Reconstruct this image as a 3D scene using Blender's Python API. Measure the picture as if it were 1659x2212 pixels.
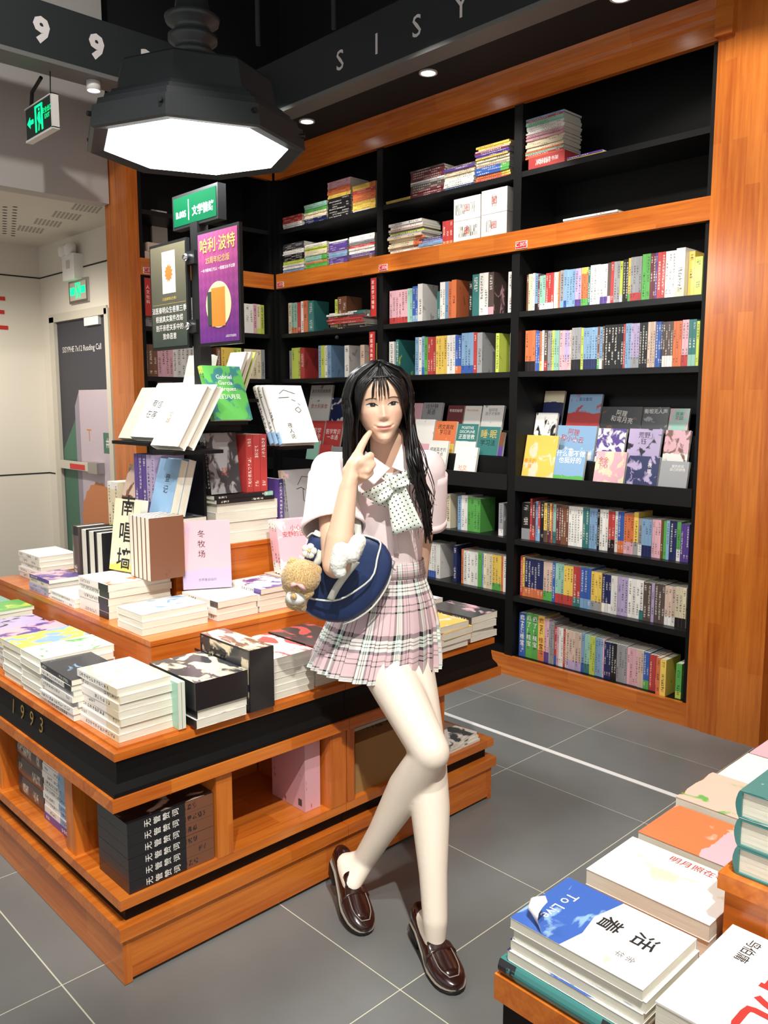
import bpy, bmesh, math, random
from mathutils import Vector, Matrix, noise
R = random.Random(7)
scene = bpy.context.scene
COL = scene.collection
PI = math.pi
for o in list(bpy.data.objects): bpy.data.objects.remove(o)

# ---------------------------------------------------------------- camera
FPX, CX, CY, CAMZ, PITCH, YAW = 1803.0, 829.5, 1106.0, 1.45, math.radians(7.5), math.radians(46.1)
cam_d = bpy.data.cameras.new('camera'); cam = bpy.data.objects.new('camera', cam_d); COL.objects.link(cam)
cam_d.sensor_fit = 'VERTICAL'; cam_d.sensor_height = 36.0; cam_d.lens = 36.0 * FPX / 2212.0; cam_d.clip_start = 0.02
cam.location = (0, 0, CAMZ); cam.rotation_euler = (PI / 2 - PITCH, 0, YAW)
scene.camera = cam

# ---------------------------------------------------------------- world, exposure
world = bpy.data.worlds.new('shop_ambient'); scene.world = world; world.use_nodes = True
bg = world.node_tree.nodes['Background']; bg.inputs[0].default_value = (1.0, 0.96, 0.91, 1); bg.inputs[1].default_value = 0.75
scene.view_settings.view_transform = 'Standard'; scene.view_settings.look = 'None'
scene.view_settings.gamma = 1.0; scene.view_settings.use_curve_mapping = False
scene.view_settings.exposure = 0.0

def spot(name, loc, target, power, angle, blend=0.35, col=(1, 0.93, 0.84), size=0.05, slide=0.0):
    # SLIDE moves the lamp along its own beam, keeping pool and brightness on the target
    if slide:
        loc = tuple(Vector(loc).lerp(Vector(target), slide)); power *= (1 - slide) ** 2; angle = 2 * math.degrees(math.atan(math.tan(math.radians(angle / 2)) / (1 - slide)))
    d = bpy.data.lights.new(name, 'SPOT'); d.energy = power; d.spot_size = math.radians(angle); d.spot_blend = blend
    d.color = col; d.shadow_soft_size = size
    o = bpy.data.objects.new(name, d); COL.objects.link(o); o.location = loc
    o.rotation_euler = (Vector(target) - Vector(loc)).to_track_quat('-Z', 'Y').to_euler()
    return o
def area(name, loc, target, power, sx, sy, col=(1, 0.95, 0.88)):
    d = bpy.data.lights.new(name, 'AREA'); d.shape = 'RECTANGLE'; d.size = sx; d.size_y = sy; d.energy = power; d.color = col
    o = bpy.data.objects.new(name, d); COL.objects.link(o); o.location = loc
    o.rotation_euler = (Vector(target) - Vector(loc)).to_track_quat('-Z', 'Y').to_euler()
    return o
WARM, NEUT = (1, 0.86, 0.70), (1, 0.96, 0.90)
# track spots hung in the ceiling coffer: bookcase wash, tables, customer; the bulkhead fill is an addition
spot('track_spot', (-1.0, 1.35, 3.9), (-1.75, 3.5, 1.9), 330, 40, .25, NEUT, slide=.30)
spot('track_spot', (-2.6, 1.7, 3.9), (-2.9, 3.5, 2.05), 300, 36, .25, NEUT, slide=.32)
spot('track_spot', (-3.7, 2.1, 3.9), (-4.15, 3.5, 1.95), 150, 38, .25, NEUT, slide=.32)
spot('track_spot', (-1.3, 1.6, 3.9), (-2.2, 3.5, 0.9), 150, 46, .6, NEUT, slide=.2)
spot('track_spot', (-0.2, -0.2, 3.8), (-2.35, 1.15, 0.75), 270, 30, .45, NEUT)
spot('track_spot', (-1.4, 0.4, 3.8), (-2.6, 1.4, 1.1), 130, 34, .4, NEUT)
spot('track_spot', (0.5, 0.1, 3.8), (-1.60, 1.45, 0.4), 560, 40, .5, NEUT, .035)
spot('track_spot', (-0.2, 0.6, 3.8), (-0.45, 1.35, 0.7), 260, 42, .5, NEUT)
spot('track_spot', (-1.6, -0.4, 3.8), (-3.0, 1.0, 0.7), 200, 44, .5, NEUT)
spot('track_spot', (-2.6, 0.6, 3.6), (-4.9, 1.6, 2.9), 110, 70, .7, NEUT)  # fill spot added only to brighten the bulkhead, not a real fixture
spot('hall_downlight', (-5.6, 1.6, 2.62), (-5.9, 2.2, 0.6), 150, 130, .8, (1, .93, .80))

# ---------------------------------------------------------------- helpers
def lin(c):
    c = c / 255.0
    return c / 12.92 if c <= 0.04045 else ((c + 0.055) / 1.055) ** 2.4
def rgb(r, g=None, b=None):
    if isinstance(r, str):
        r, g, b = int(r[0:2], 16), int(r[2:4], 16), int(r[4:6], 16)
    return (lin(r), lin(g), lin(b))
def ray(px, py):
    v = Vector(((px - CX) / FPX, -(py - CY) / FPX, -1.0))
    return cam.rotation_euler.to_matrix() @ v
def atz(px, py, z): d = ray(px, py); return Vector((0, 0, CAMZ)) + d * ((z - CAMZ) / d.z)
def aty(px, py, y): d = ray(px, py); return Vector((0, 0, CAMZ)) + d * (y / d.y)
def atx(px, py, x): d = ray(px, py); return Vector((0, 0, CAMZ)) + d * (x / d.x)
def atd(px, py, dist):
    d = ray(px, py); h = Vector((-math.sin(YAW), math.cos(YAW), 0)); return Vector((0, 0, CAMZ)) + d * (dist / d.dot(h))

class MB:
    """collects faces for one mesh"""
    def __init__(s): s.v = []; s.f = []; s.m = []; s.uv = []
    def face(s, pts, mi=0, uv=None):
        i = len(s.v); s.v += [tuple(p) for p in pts]; s.f.append(tuple(range(i, i + len(pts)))); s.m.append(mi)
        s.uv += uv if uv else [(0, 0)] * len(pts); return s
    def box(s, a, b, mi=0):
        x0, y0, z0 = a; x1, y1, z1 = b
        q = [((x0,y0,z0),(x0,y1,z0),(x1,y1,z0),(x1,y0,z0)), ((x0,y0,z1),(x1,y0,z1),(x1,y1,z1),(x0,y1,z1)),
             ((x0,y0,z0),(x1,y0,z0),(x1,y0,z1),(x0,y0,z1)), ((x1,y0,z0),(x1,y1,z0),(x1,y1,z1),(x1,y0,z1)),
             ((x1,y1,z0),(x0,y1,z0),(x0,y1,z1),(x1,y1,z1)), ((x0,y1,z0),(x0,y0,z0),(x0,y0,z1),(x0,y1,z1))]
        for p in q: s.face(p, mi, [(0,0),(1,0),(1,1),(0,1)])
        return s
    def prism(s, pts, z0, z1, mi=0):
        n = len(pts)
        s.face([(x, y, z1) for x, y in pts], mi); s.face([(x, y, z0) for x, y in reversed(pts)], mi)
        for i in range(n):
            (ax, ay), (bx, by) = pts[i], pts[(i + 1) % n]
            s.face([(ax, ay, z0), (bx, by, z0), (bx, by, z1), (ax, ay, z1)], mi)
        return s
    def loft(s, rings, mi=0, cap=True, closed=True):
        """rings: list of equal-length lists of points; shares vertices so it shades smooth"""
        i0 = len(s.v); n = len(rings[0])
        for k, r in enumerate(rings): s.v += [tuple(p) for p in r]
        for k in range(len(rings) - 1):
            for j in range(n if closed else n - 1):
                a = i0 + k * n + j; b = i0 + k * n + (j + 1) % n
                s.f.append((a, b, b + n, a + n)); s.m.append(mi)
                u0, u1, v0, v1 = j / n, (j + 1) / n, k / (len(rings) - 1), (k + 1) / (len(rings) - 1)
                s.uv += [(u0, v0), (u1, v0), (u1, v1), (u0, v1)]
        if cap:
            s.f.append(tuple(i0 + j for j in reversed(range(n)))); s.m.append(mi); s.uv += [(0, 0)] * n
            k = i0 + (len(rings) - 1) * n
            s.f.append(tuple(k + j for j in range(n))); s.m.append(mi); s.uv += [(0, 0)] * n
        return s
    def lathe(s, prof, n=24, mi=0, c=(0, 0), cap=True, rot=0.0):
        return s.loft([[(c[0] + r * math.cos(2*PI*j/n + rot), c[1] + r * math.sin(2*PI*j/n + rot), z) for j in range(n)] for r, z in prof], mi, cap)
    def tube(s, pts, rad, n=8, mi=0):
        pts = [Vector(p) for p in pts]; rings = []
        up = Vector((0, 0, 1))
        for i, p in enumerate(pts):
            t = (pts[min(i + 1, len(pts) - 1)] - pts[max(i - 1, 0)]).normalized()
            a = t.cross(up)
            if a.length < 1e-3: a = t.cross(Vector((1, 0, 0)))
            a.normalize(); b = t.cross(a); r = rad[i] if isinstance(rad, (list, tuple)) else rad
            rings.append([p + a * (r * math.cos(2*PI*j/n)) - b * (r * math.sin(2*PI*j/n)) for j in range(n)])
        return s.loft(rings, mi)
    def mesh(s, name, mats=(), smooth=False):
        me = bpy.data.meshes.new(name); me.from_pydata(s.v, [], s.f)
        for m in mats: me.materials.append(m)
        me.polygons.foreach_set('material_index', s.m)
        lay = me.uv_layers.new(name='UVMap'); lay.data.foreach_set('uv', [c for t in s.uv for c in t])
        if smooth: me.polygons.foreach_set('use_smooth', [True] * len(me.polygons))
        me.update(); return me
    def obj(s, name, mats, parent=None, smooth=False, loc=None, bevel=0):
        o = link(name, s.mesh(name, mats if isinstance(mats, (list, tuple)) else [mats], smooth), parent)
        if loc: o.location = loc
        if bevel: bev(o, bevel)
        return o
def bev(o, w, seg=2):
    m = o.modifiers.new('bevel', 'BEVEL'); m.width = w; m.segments = seg; m.limit_method = 'ANGLE'; m.angle_limit = 0.6
    return o
def link(name, data, parent=None):
    o = bpy.data.objects.new(name, data); COL.objects.link(o)
    if parent: o.parent = parent
    return o
def tag(o, label=None, cat=None, group=None, kind=None):
    if label: o['label'] = label
    if cat: o['category'] = cat
    if group: o['group'] = group
    if kind: o['kind'] = kind
    return o
def empty(name, loc=(0, 0, 0), label=None, cat=None, group=None, rz=0):
    o = bpy.data.objects.new(name, None); COL.objects.link(o); o.location = loc; o.rotation_euler = (0, 0, rz)
    o.empty_display_size = 0.05
    return tag(o, label, cat, group)
def bx(name, a, b, mat, parent=None, bevel=0):
    """box given in world coordinates, origin kept at parent's origin"""
    off = parent.location if parent else Vector((0, 0, 0))
    if parent and parent.parent: off = off + parent.parent.location
    o = MB().box([a[i] - off[i] for i in range(3)], [b[i] - off[i] for i in range(3)]).obj(name, mat, parent)
    if bevel: bev(o, bevel)
    return o
def struct(o, label=None, cat=None):
    o['kind'] = 'structure'
    return tag(o, label, cat)

# ---------------------------------------------------------------- materials
def newmat(name):
    m = bpy.data.materials.new(name); m.use_nodes = True
    nt = m.node_tree; return m, nt, nt.nodes['Principled BSDF']
def plain(name, col, rough=0.5, metal=0.0, spec=0.5, coat=0.0, emit=None, es=0.0, bump=0.0, bscale=200.0, var=0.0, vscale=8.0):
    m, nt, p = newmat(name)
    p.inputs['Base Color'].default_value = (*col, 1); p.inputs['Roughness'].default_value = rough
    p.inputs['Metallic'].default_value = metal; p.inputs['Specular IOR Level'].default_value = spec
    p.inputs['Coat Weight'].default_value = coat
    if emit: p.inputs['Emission Color'].default_value = (*emit, 1); p.inputs['Emission Strength'].default_value = es
    if bump or var:
        tc = nt.nodes.new('ShaderNodeTexCoord')
    if bump:
        n = nt.nodes.new('ShaderNodeTexNoise'); n.inputs['Scale'].default_value = bscale; n.inputs['Detail'].default_value = 3
        b = nt.nodes.new('ShaderNodeBump'); b.inputs['Strength'].default_value = bump; b.inputs['Distance'].default_value = 0.002
        nt.links.new(tc.outputs['Object'], n.inputs['Vector']); nt.links.new(n.outputs[0], b.inputs['Height']); nt.links.new(b.outputs[0], p.inputs['Normal'])
    if var:
        n = nt.nodes.new('ShaderNodeTexNoise'); n.inputs['Scale'].default_value = vscale; n.inputs['Detail'].default_value = 4
        r = nt.nodes.new('ShaderNodeMapRange'); r.inputs[3].default_value = 1 - var; r.inputs[4].default_value = 1 + var
        mx = nt.nodes.new('ShaderNodeMix'); mx.data_type = 'RGBA'; mx.blend_type = 'MULTIPLY'; mx.inputs[0].default_value = 1
        mx.inputs[6].default_value = (*col, 1)
        nt.links.new(tc.outputs['Object'], n.inputs['Vector']); nt.links.new(n.outputs[0], r.inputs[0]); nt.links.new(r.outputs[0], mx.inputs[7]); nt.links.new(mx.outputs[2], p.inputs['Base Color'])
    return m
def wood(name, axis, c1, c2, plank=(0.38, 0.075), rough=0.28):
    """finger-jointed rubberwood board: staves run along AXIS ('x','y','z') in object space"""
    m, nt, p = newmat(name); N = nt.nodes.new; L = nt.links.new
    tc = N('ShaderNodeTexCoord'); mp = N('ShaderNodeMapping')
    rot = {'x': (0, 0, 0), 'y': (0, 0, -PI/2), 'z': (0, PI/2, 0)}[axis]
    mp.inputs['Rotation'].default_value = rot
    L(tc.outputs['Object'], mp.inputs['Vector'])
    # across-grain coordinate mixes both cross axes so every face shows staves
    sep = N('ShaderNodeSeparateXYZ'); L(mp.outputs[0], sep.inputs[0])
    add = N('ShaderNodeMath'); add.operation = 'ADD'; L(sep.outputs[1], add.inputs[0]); L(sep.outputs[2], add.inputs[1])
    cmb = N('ShaderNodeCombineXYZ'); L(sep.outputs[0], cmb.inputs[0]); L(add.outputs[0], cmb.inputs[1])
    br = N('ShaderNodeTexBrick'); br.offset = 0.37; br.inputs['Scale'].default_value = 1.0
    br.inputs['Brick Width'].default_value = plank[0]; br.inputs['Row Height'].default_value = plank[1]; br.inputs['Mortar Size'].default_value = 0.0
    br.inputs['Color1'].default_value = (0, 0, 0, 1); br.inputs['Color2'].default_value = (1, 1, 1, 1); br.inputs['Bias'].default_value = -0.1
    L(cmb.outputs[0], br.inputs['Vector'])
    st = N('ShaderNodeMapping'); st.inputs['Scale'].default_value = (3, 60, 60); L(mp.outputs[0], st.inputs['Vector'])
    gr = N('ShaderNodeTexNoise'); gr.inputs['Scale'].default_value = 1.3; gr.inputs['Detail'].default_value = 5; gr.inputs['Roughness'].default_value = 0.6
    L(st.outputs[0], gr.inputs['Vector'])
    mx = N('ShaderNodeMath'); mx.operation = 'MULTIPLY_ADD'; mx.inputs[1].default_value = 0.3; L(br.outputs['Color'], mx.inputs[0]); L(gr.outputs[0], mx.inputs[2])
    cr = N('ShaderNodeValToRGB'); cr.color_ramp.elements[0].color = (*c1, 1); cr.color_ramp.elements[0].position = .3
    cr.color_ramp.elements[1].color = (*c2, 1); cr.color_ramp.elements[1].position = 1.1 if False else 1.0
    L(mx.outputs[0], cr.inputs[0]); L(cr.outputs[0], p.inputs['Base Color'])
    p.inputs['Roughness'].default_value = rough; p.inputs['Coat Weight'].default_value = 0.25; p.inputs['Coat Roughness'].default_value = 0.2
    return m
W1, W2 = rgb('a84f14'), rgb('d9802f')
M = {}
M['wood_x'] = wood('orange_wood_x', 'x', W1, W2); M['wood_y'] = wood('orange_wood_y', 'y', W1, W2); M['wood_z'] = wood('orange_wood_z', 'z', W1, W2, (0.5, 0.06))
M['black'] = plain('black_laminate', (0.0045, 0.0047, 0.005), 0.5, spec=.25, bump=0.15, bscale=400)
M['shelf_edge'] = plain('black_shelf_edge', (0.008, 0.0083, 0.009), 0.4, spec=.35)
M['cornice'] = plain('black_satin_paint', (0.004, 0.004, 0.004), 0.45, spec=.2)
M['ceil_black'] = plain('ceiling_black_paint', (0.006, 0.0075, 0.009), 0.8)
M['fascia'] = plain('dark_green_grey_fascia', (0.016, 0.022, 0.024), 0.6)
M['trim_grey'] = plain('grey_trim', (0.16, 0.165, 0.16), 0.5)
M['white_wall'] = plain('cream_wall_paint', rgb('d9d3c8'), 0.6, bump=0.05, bscale=90)
M['soffit'] = plain('bulkhead_grey_white', rgb('b9b7b3'), 0.7)
M['white'] = plain('white_plastic', (0.8, 0.8, 0.78), 0.4)
M['dark'] = plain('near_black', (0.004, 0.004, 0.004), 0.6)
M['steel'] = plain('brushed_steel', (0.5, 0.5, 0.49), 0.3, 1.0)
M['gunmetal'] = plain('dark_grey_metal', (0.035, 0.037, 0.038), 0.35, 0.6)
M['chrome'] = plain('chrome', (0.8, 0.8, 0.8), 0.12, 1.0)
M['letter'] = plain('white_letter', (0.75, 0.72, 0.72), 0.5)
M['gold'] = plain('gold_lettering', (0.65, 0.45, 0.12), 0.35, 0.8)
M['grout'] = plain('pale_grout', rgb('c9c7b2'), 0.8)
M['ink'] = plain('black_ink', (0.012, 0.012, 0.014), 0.5)
M['red'] = plain('sign_red', rgb('c22a2a'), 0.45)
M['green_em'] = plain('exit_green_lit', (0.0, 0.5, 0.15), 0.5, emit=(0.0, 1.0, 0.30), es=1.6)
M['lamp_em'] = plain('lamp_diffuser_lit', (1, 1, 1), 0.5, emit=(0.97, 1.0, 1.0), es=9)
M['down_em'] = plain('downlight_lit', (1, 1, 1), 0.5, emit=(1, 1, 1), es=12)

_txt = {}
def textmesh(s, align='CENTER', line=1.0, bold=0.0, extrude=0.0, spacing=1.0, res=2):
    key = (s, align, line, bold, extrude, spacing, res)
    if key in _txt: return _txt[key]
    c = bpy.data.curves.new('lettering', 'FONT'); c.body = s; c.size = 1.0; c.align_x = align; c.align_y = 'CENTER'
    c.space_line = line; c.offset = bold; c.extrude = extrude; c.resolution_u = res; c.space_character = spacing
    o = bpy.data.objects.new('lettering', c); COL.objects.link(o)
    bpy.context.view_layer.update()
    me = bpy.data.meshes.new_from_object(o.evaluated_get(bpy.context.evaluated_depsgraph_get()))
    bpy.data.objects.remove(o); bpy.data.curves.remove(c)
    _txt[key] = me; return me
_tm = {}
def text(parent, s, mat, size, mtx, name='lettering', wfit=None, **k):
    """flat lettering; MTX maps text plane (x right, y up, z out) to parent space in metres"""
    base = textmesh(s, **k)
    key = (base.name, mat.name)
    if key not in _tm:
        me = base.copy(); me.materials.clear(); me.materials.append(mat); _tm[key] = me
    o = link(name, _tm[key], parent)
    sx = size
    if wfit:
        xs = [v.co.x for v in base.vertices]; sx = wfit / max(1e-6, max(xs) - min(xs))
    if parent and any(abs(c - 1) > 1e-6 for c in parent.scale):
        o.matrix_parent_inverse = Matrix.Diagonal((1/parent.scale[0], 1/parent.scale[1], 1/parent.scale[2], 1))
    o.matrix_basis = mtx @ Matrix.Diagonal((sx, size, 1, 1))
    return o
def frame(o, x, y, z=None):
    """matrix from origin and plane axes"""
    x = Vector(x).normalized(); y = Vector(y).normalized(); z = x.cross(y).normalized()
    m = Matrix((x, y, z)).transposed().to_4x4(); m.translation = Vector(o); return m
def ordinal(n):
    w = 'zeroth first second third fourth fifth sixth seventh eighth ninth tenth eleventh twelfth thirteenth fourteenth fifteenth sixteenth seventeenth eighteenth nineteenth'.split()
    if n < 20: return w[n]
    tens = ['', '', 'twent', 'thirt', 'fort', 'fift', 'sixt', 'sevent', 'eight', 'ninet'][n // 10]
    return tens + 'ieth' if n % 10 == 0 else tens + 'y-' + w[n % 10]
# ================================================================ the setting
# ---- floor: grout bed with 600 mm tiles
m, nt, p = newmat('grey_porcelain_tile'); N = nt.nodes.new; L = nt.links.new
tc = N('ShaderNodeTexCoord'); oi = N('ShaderNodeObjectInfo'); nz = N('ShaderNodeTexNoise'); nz.inputs['Scale'].default_value = 3; nz.inputs['Detail'].default_value = 6
L(tc.outputs['Object'], nz.inputs['Vector'])
ad = N('ShaderNodeMath'); ad.operation = 'MULTIPLY_ADD'; ad.inputs[1].default_value = 0.25; L(oi.outputs['Random'], ad.inputs[0]); L(nz.outputs[0], ad.inputs[2])
cr = N('ShaderNodeValToRGB'); cr.color_ramp.elements[0].color = (0.132, 0.138, 0.135, 1); cr.color_ramp.elements[0].position = .25
cr.color_ramp.elements[1].color = (0.190, 0.197, 0.192, 1); cr.color_ramp.elements[1].position = .95
L(ad.outputs[0], cr.inputs[0]); L(cr.outputs[0], p.inputs['Base Color'])
rr = N('ShaderNodeMapRange'); rr.inputs[3].default_value = .26; rr.inputs[4].default_value = .44; L(nz.outputs[0], rr.inputs[0]); L(rr.outputs[0], p.inputs['Roughness'])
M['tile'] = m
floor = struct(MB().box((-7.4, -2.3, -0.05), (2.3, 3.85, -0.0012)).obj('floor', M['grout']), 'dark grey porcelain tile floor with pale joints', 'floor')
tile_me = MB().box((0.0021, 0.0021, -0.010), (0.5979, 0.5979, 0.0)).mesh('tile', [M['tile']])
for i in range(-10, 6):
    for j in range(-6, 5):
        x, y = -1.345 + .6 * i, 1.35 + .6 * j
        if x < -7.4 or x > 1.7 or y > 3.2: continue
        t = link('tile', tile_me, floor); t.location = (x, y, 0)
s = struct(MB().box((-4.2, 2.803, 0.0), (1.9, 2.827, 0.0015)).obj('trim_1', M['white']), 'white inlaid guide line across the floor', 'floor line')

# ---- walls
struct(MB().box((-5.1, 3.82, 0), (2.3, 3.92, 4.3)).obj('wall_back', M['ceil_black']), 'black wall behind the bookcases', 'wall')
wl = struct(MB().box((-6.87, -2.3, 0), (-6.77, 2.85, 2.66)).obj('wall_left', M['white_wall']), 'cream panelled wall of the side passage', 'wall')
MB().box((-6.772, -2.3, 2.414), (-6.767, 2.741, 2.424)).obj('groove', M['dark'], wl)
MB().box((-6.772, -2.3, .876), (-6.767, 2.741, .886)).obj('groove', M['dark'], wl)
text(wl, '正', M['red'], .30, frame((-6.765, 2.335, 2.11), (0, 1, 0), (0, 0, 1)), 'red_character', bold=.012)
wd = struct(MB().box((-6.87, 2.741, 0), (-6.60, 2.85, 2.66)).box((-6.60, 2.741, 2.10), (-4.97, 2.85, 2.66)).box((-5.62, 2.741, 0), (-4.97, 2.85, 2.10)).obj('wall_door', M['white_wall']), 'cream wall around the navy fire door', 'wall')
MB().box((-6.77, 2.738, 2.414), (-5.0, 2.742, 2.424)).obj('groove', M['dark'], wd)
MB().box((-6.77, 2.738, .876), (-6.66, 2.742, .886)).obj('groove', M['dark'], wd)
bh = struct(MB().box((-5.02, -2.3, 2.63), (-4.90, 2.425, 4.3)).obj('wall_bulkhead', M['soffit']), 'grey white bulkhead above the side passage', 'wall')
vc = struct(MB().box((-6.87, -2.3, 2.655), (-5.02, 2.85, 2.72)).obj('ceiling_passage', M['white_wall']), 'white perforated ceiling of the side passage', 'ceiling')
pm = MB()
for i in range(9):
    for j in range(16):
        x, y = -6.42 + .085 * j + (.04 if i % 2 else 0), 2.42 - .075 * i - .03 * j
        if x < -5.45: pm.lathe([(.016, 2.6545), (.016, 2.656)], 10, 0, (x, y))
tag(pm.obj('round_perforation', M['dark'], vc), kind='stuff')
pm = MB()
for b in range(4):
    for i in range(7):
        for j in range(9):
            x, y = -6.2 + .30 * b + .022 * j, 2.52 - .03 * j * .2 - .026 * i
            if x < -5.12: pm.box((x, y, 2.6545), (x + .008, y + .016, 2.656))
tag(pm.obj('slot_perforation', M['dark'], vc), kind='stuff')

struct(MB().box((-5.12, 2.86, 0), (-5.03, 3.92, 4.3)).box((-5.12, 2.43, 2.72), (-5.03, 2.86, 4.3)).obj('wall_side', M['ceil_black']), 'black wall behind the side bookcase', 'wall')
# ---- fire door
M['navy_door'] = plain('navy_door_print', rgb('33343e'), .5); M['green_print'] = plain('green_print', rgb('3f6b58'), .5)
M['lilac_print'] = plain('lilac_print', rgb('b8aab6'), .5); M['lilac2'] = plain('dark_lilac_print', rgb('8d8494'), .5)  # second lilac is the darker ink of the printed book edge
M['orange_print'] = plain('orange_print', rgb('c07a4e'), .5); M['frame_cream'] = plain('door_frame_paint', rgb('c3bdb0'), .5)
dr = struct(MB().box((-6.515, 2.752, 0.01), (-5.66, 2.79, 2.06)).obj('door_1', M['navy_door']), 'navy fire door with printed mural and push bar', 'door')
MB().box((-6.60, 2.725, 0), (-6.515, 2.80, 2.10)).box((-6.60, 2.725, 2.06), (-5.62, 2.80, 2.12)).box((-5.66, 2.725, 0), (-5.60, 2.80, 2.10)).obj('door_frame', M['frame_cream'], dr, bevel=.004)
y0 = 2.7515
MB().face([(-6.50, y0, 0.05), (-6.18, y0, 0.05), (-6.18, y0, 1.40), (-6.50, y0, 1.08)]).obj('green_mural_panel', M['green_print'], dr)
MB().face([(-6.26, y0 - .0006, .05), (-6.18, y0 - .0006, .05), (-6.18, y0 - .0006, 1.53), (-6.26, y0 - .0006, 1.42)]).obj('lilac_book_edge', M['lilac2'], dr)
MB().face([(-6.18, y0 - .0008, .05), (-5.67, y0 - .0008, .05), (-5.67, y0 - .0008, 1.54), (-6.18, y0 - .0008, 1.54)]).obj('lilac_book_page', M['lilac_print'], dr)
text(dr, 'SISYPHE 7x12 Reading Call', M['letter'], .06, frame((-6.10, y0 - .001, 1.845), (1, 0, 0), (0, 0, 1)), 'door_lettering', wfit=.66)
text(dr, 'T', M['orange_print'], .13, frame((-6.03, y0 - .0014, 1.20), (1, 0, 0), (0, 0, 1)), 'large_initial')
MB().face([(-5.80, y0 - .0014, 1.08), (-5.67, y0 - .0014, 1.08), (-5.67, y0 - .0014, 1.23), (-5.80, y0 - .0014, 1.23)]).obj('green_mural_tab', M['green_print'], dr)
text(dr, '#', M['letter'], .10, frame((-5.73, y0 - .002, 1.16), (1, 0, 0), (0, 0, 1)), 'tab_mark')
pts = [(-5.90 + .30 * math.cos(a) * (1 + .05 * (k % 2)), y0 - .0016, .55 + .30 * math.sin(a) * (1 + .05 * (k % 2))) for k, a in enumerate([2 * PI * i / 40 for i in range(40)])]
MB().face([(min(x, -5.67), y, z) for x, y, z in pts]).obj('orange_mural_shape', M['orange_print'], dr)
pb = MB().box((-6.49, 2.70, .94), (-5.95, 2.735, 1.0)).obj('push_bar', M['frame_cream'], dr, bevel=.004)
MB().box((-5.95, 2.69, .93), (-5.80, 2.75, 1.01)).obj('bar_latch', M['steel'], pb, bevel=.004)
MB().box((-6.28, 2.698, .945), (-6.02, 2.70, .985)).obj('red_push_sticker', M['red'], pb)
MB().box((-5.99, 2.73, 2.0), (-5.76, 2.752, 2.09)).obj('door_closer', M['white'], dr, bevel=.004)

# ---- ceiling coffer
struct(MB().box((-7, -2.3, 4.3), (2.3, 3.92, 4.4)).obj('ceiling', M['ceil_black']), 'black open ceiling above the coffer', 'ceiling')
struct(MB().box((-4.97, 3.10, 3.066), (2.3, 3.82, 3.12)).obj('ceiling_soffit', M['ceil_black']), 'black soffit with recessed lights above the bookcases', 'ceiling')
f1 = struct(MB().box((-4.30, 2.985, 3.07), (2.3, 3.02, 3.335)).box((-4.3, 3.02, 3.12), (2.3, 3.10, 3.30)).obj('trim_fascia_back', M['fascia']), 'dark fascia beam with letters above the bookcases', 'beam')
MB().box((-4.14, 2.982, 3.05), (2.3, 3.105, 3.071)).obj('edge_strip', M['trim_grey'], f1)
f2 = struct(MB().box((-4.175, -2.3, 3.07), (-4.14, 2.985, 3.32)).box((-4.30, -2.3, 3.12), (-4.175, 2.985, 3.30)).obj('trim_fascia_side', M['fascia']), 'dark fascia beam with numerals above the side passage', 'beam')
MB().box((-4.30, -2.3, 3.05), (-4.137, 2.985, 3.071)).obj('edge_strip', M['trim_grey'], f2)
for k, ch in enumerate('SISYPHE'):
    text(f1, ch, M['letter'], .138, frame((-3.425 + .272 * k, 2.983, 3.18), (1, 0, 0), (0, 0, 1)), 'fascia_letter', bold=.006)
for k, ch in enumerate('1993'):
    text(f2, ch, M['letter'], .150, frame((-4.138, 1.475 + .271 * k, 3.182), (0, 1, 0), (0, 0, 1)), 'fascia_numeral', bold=.05)
for k, (a, b, r) in enumerate((((-4.1, 1.9, 3.9), (-2.6, 3.9, 4.1), .03), ((-3.0, -1, 4.1), (-3.0, 3.8, 4.1), .045), ((-3.6, 2.6, 3.2), (-3.6, 2.6, 4.3), .012), ((-3.2, 2.75, 3.2), (-3.2, 2.75, 4.3), .012))):
    tag(MB().tube([a, b], r, 10).obj('ceiling_conduit', M['fascia']), ['slanting dark conduit crossing the open ceiling', 'thick dark pipe running along the open ceiling', 'thin dark hanger rod nearer the side bookcase', 'thin dark hanger rod nearer the fascia letters'][k], 'conduit', 'conduits in the open ceiling')
for k, (x, y) in enumerate(((-3.98, 3.21), (-3.0, 3.19), (-1.93, 3.18))):
    d = empty('downlight', (x, y, 3.066), ['recessed soffit spot over the corner bay', 'recessed soffit spot over the middle bay', 'recessed soffit spot beside the wooden end pillar'][k], 'downlight', 'recessed lights in the soffit')
    MB().lathe([(.046, 0), (.046, -.006), (.036, -.006), (.034, -.002)], 20).obj('rim', M['white'], d)
    MB().lathe([(.034, -.0025), (.034, -.0035)], 16).obj('lens', M['down_em'], d)
    ls = spot('downlight_beam', (x, y, 3.05), (x, y + .1, 0), 22, 75, .6, NEUT, .03)
d = empty('can_light', (-4.22, 2.03, 3.05), 'white surface can light under the fascia beam with numerals', 'downlight')
MB().lathe([(.035, 0), (.035, -.045), (.031, -.045), (.031, -.04)], 20).obj('can', M['white'], d, True)
MB().lathe([(.030, -.041), (.030, -.043)], 16).obj('lens', M['down_em'], d)

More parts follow.
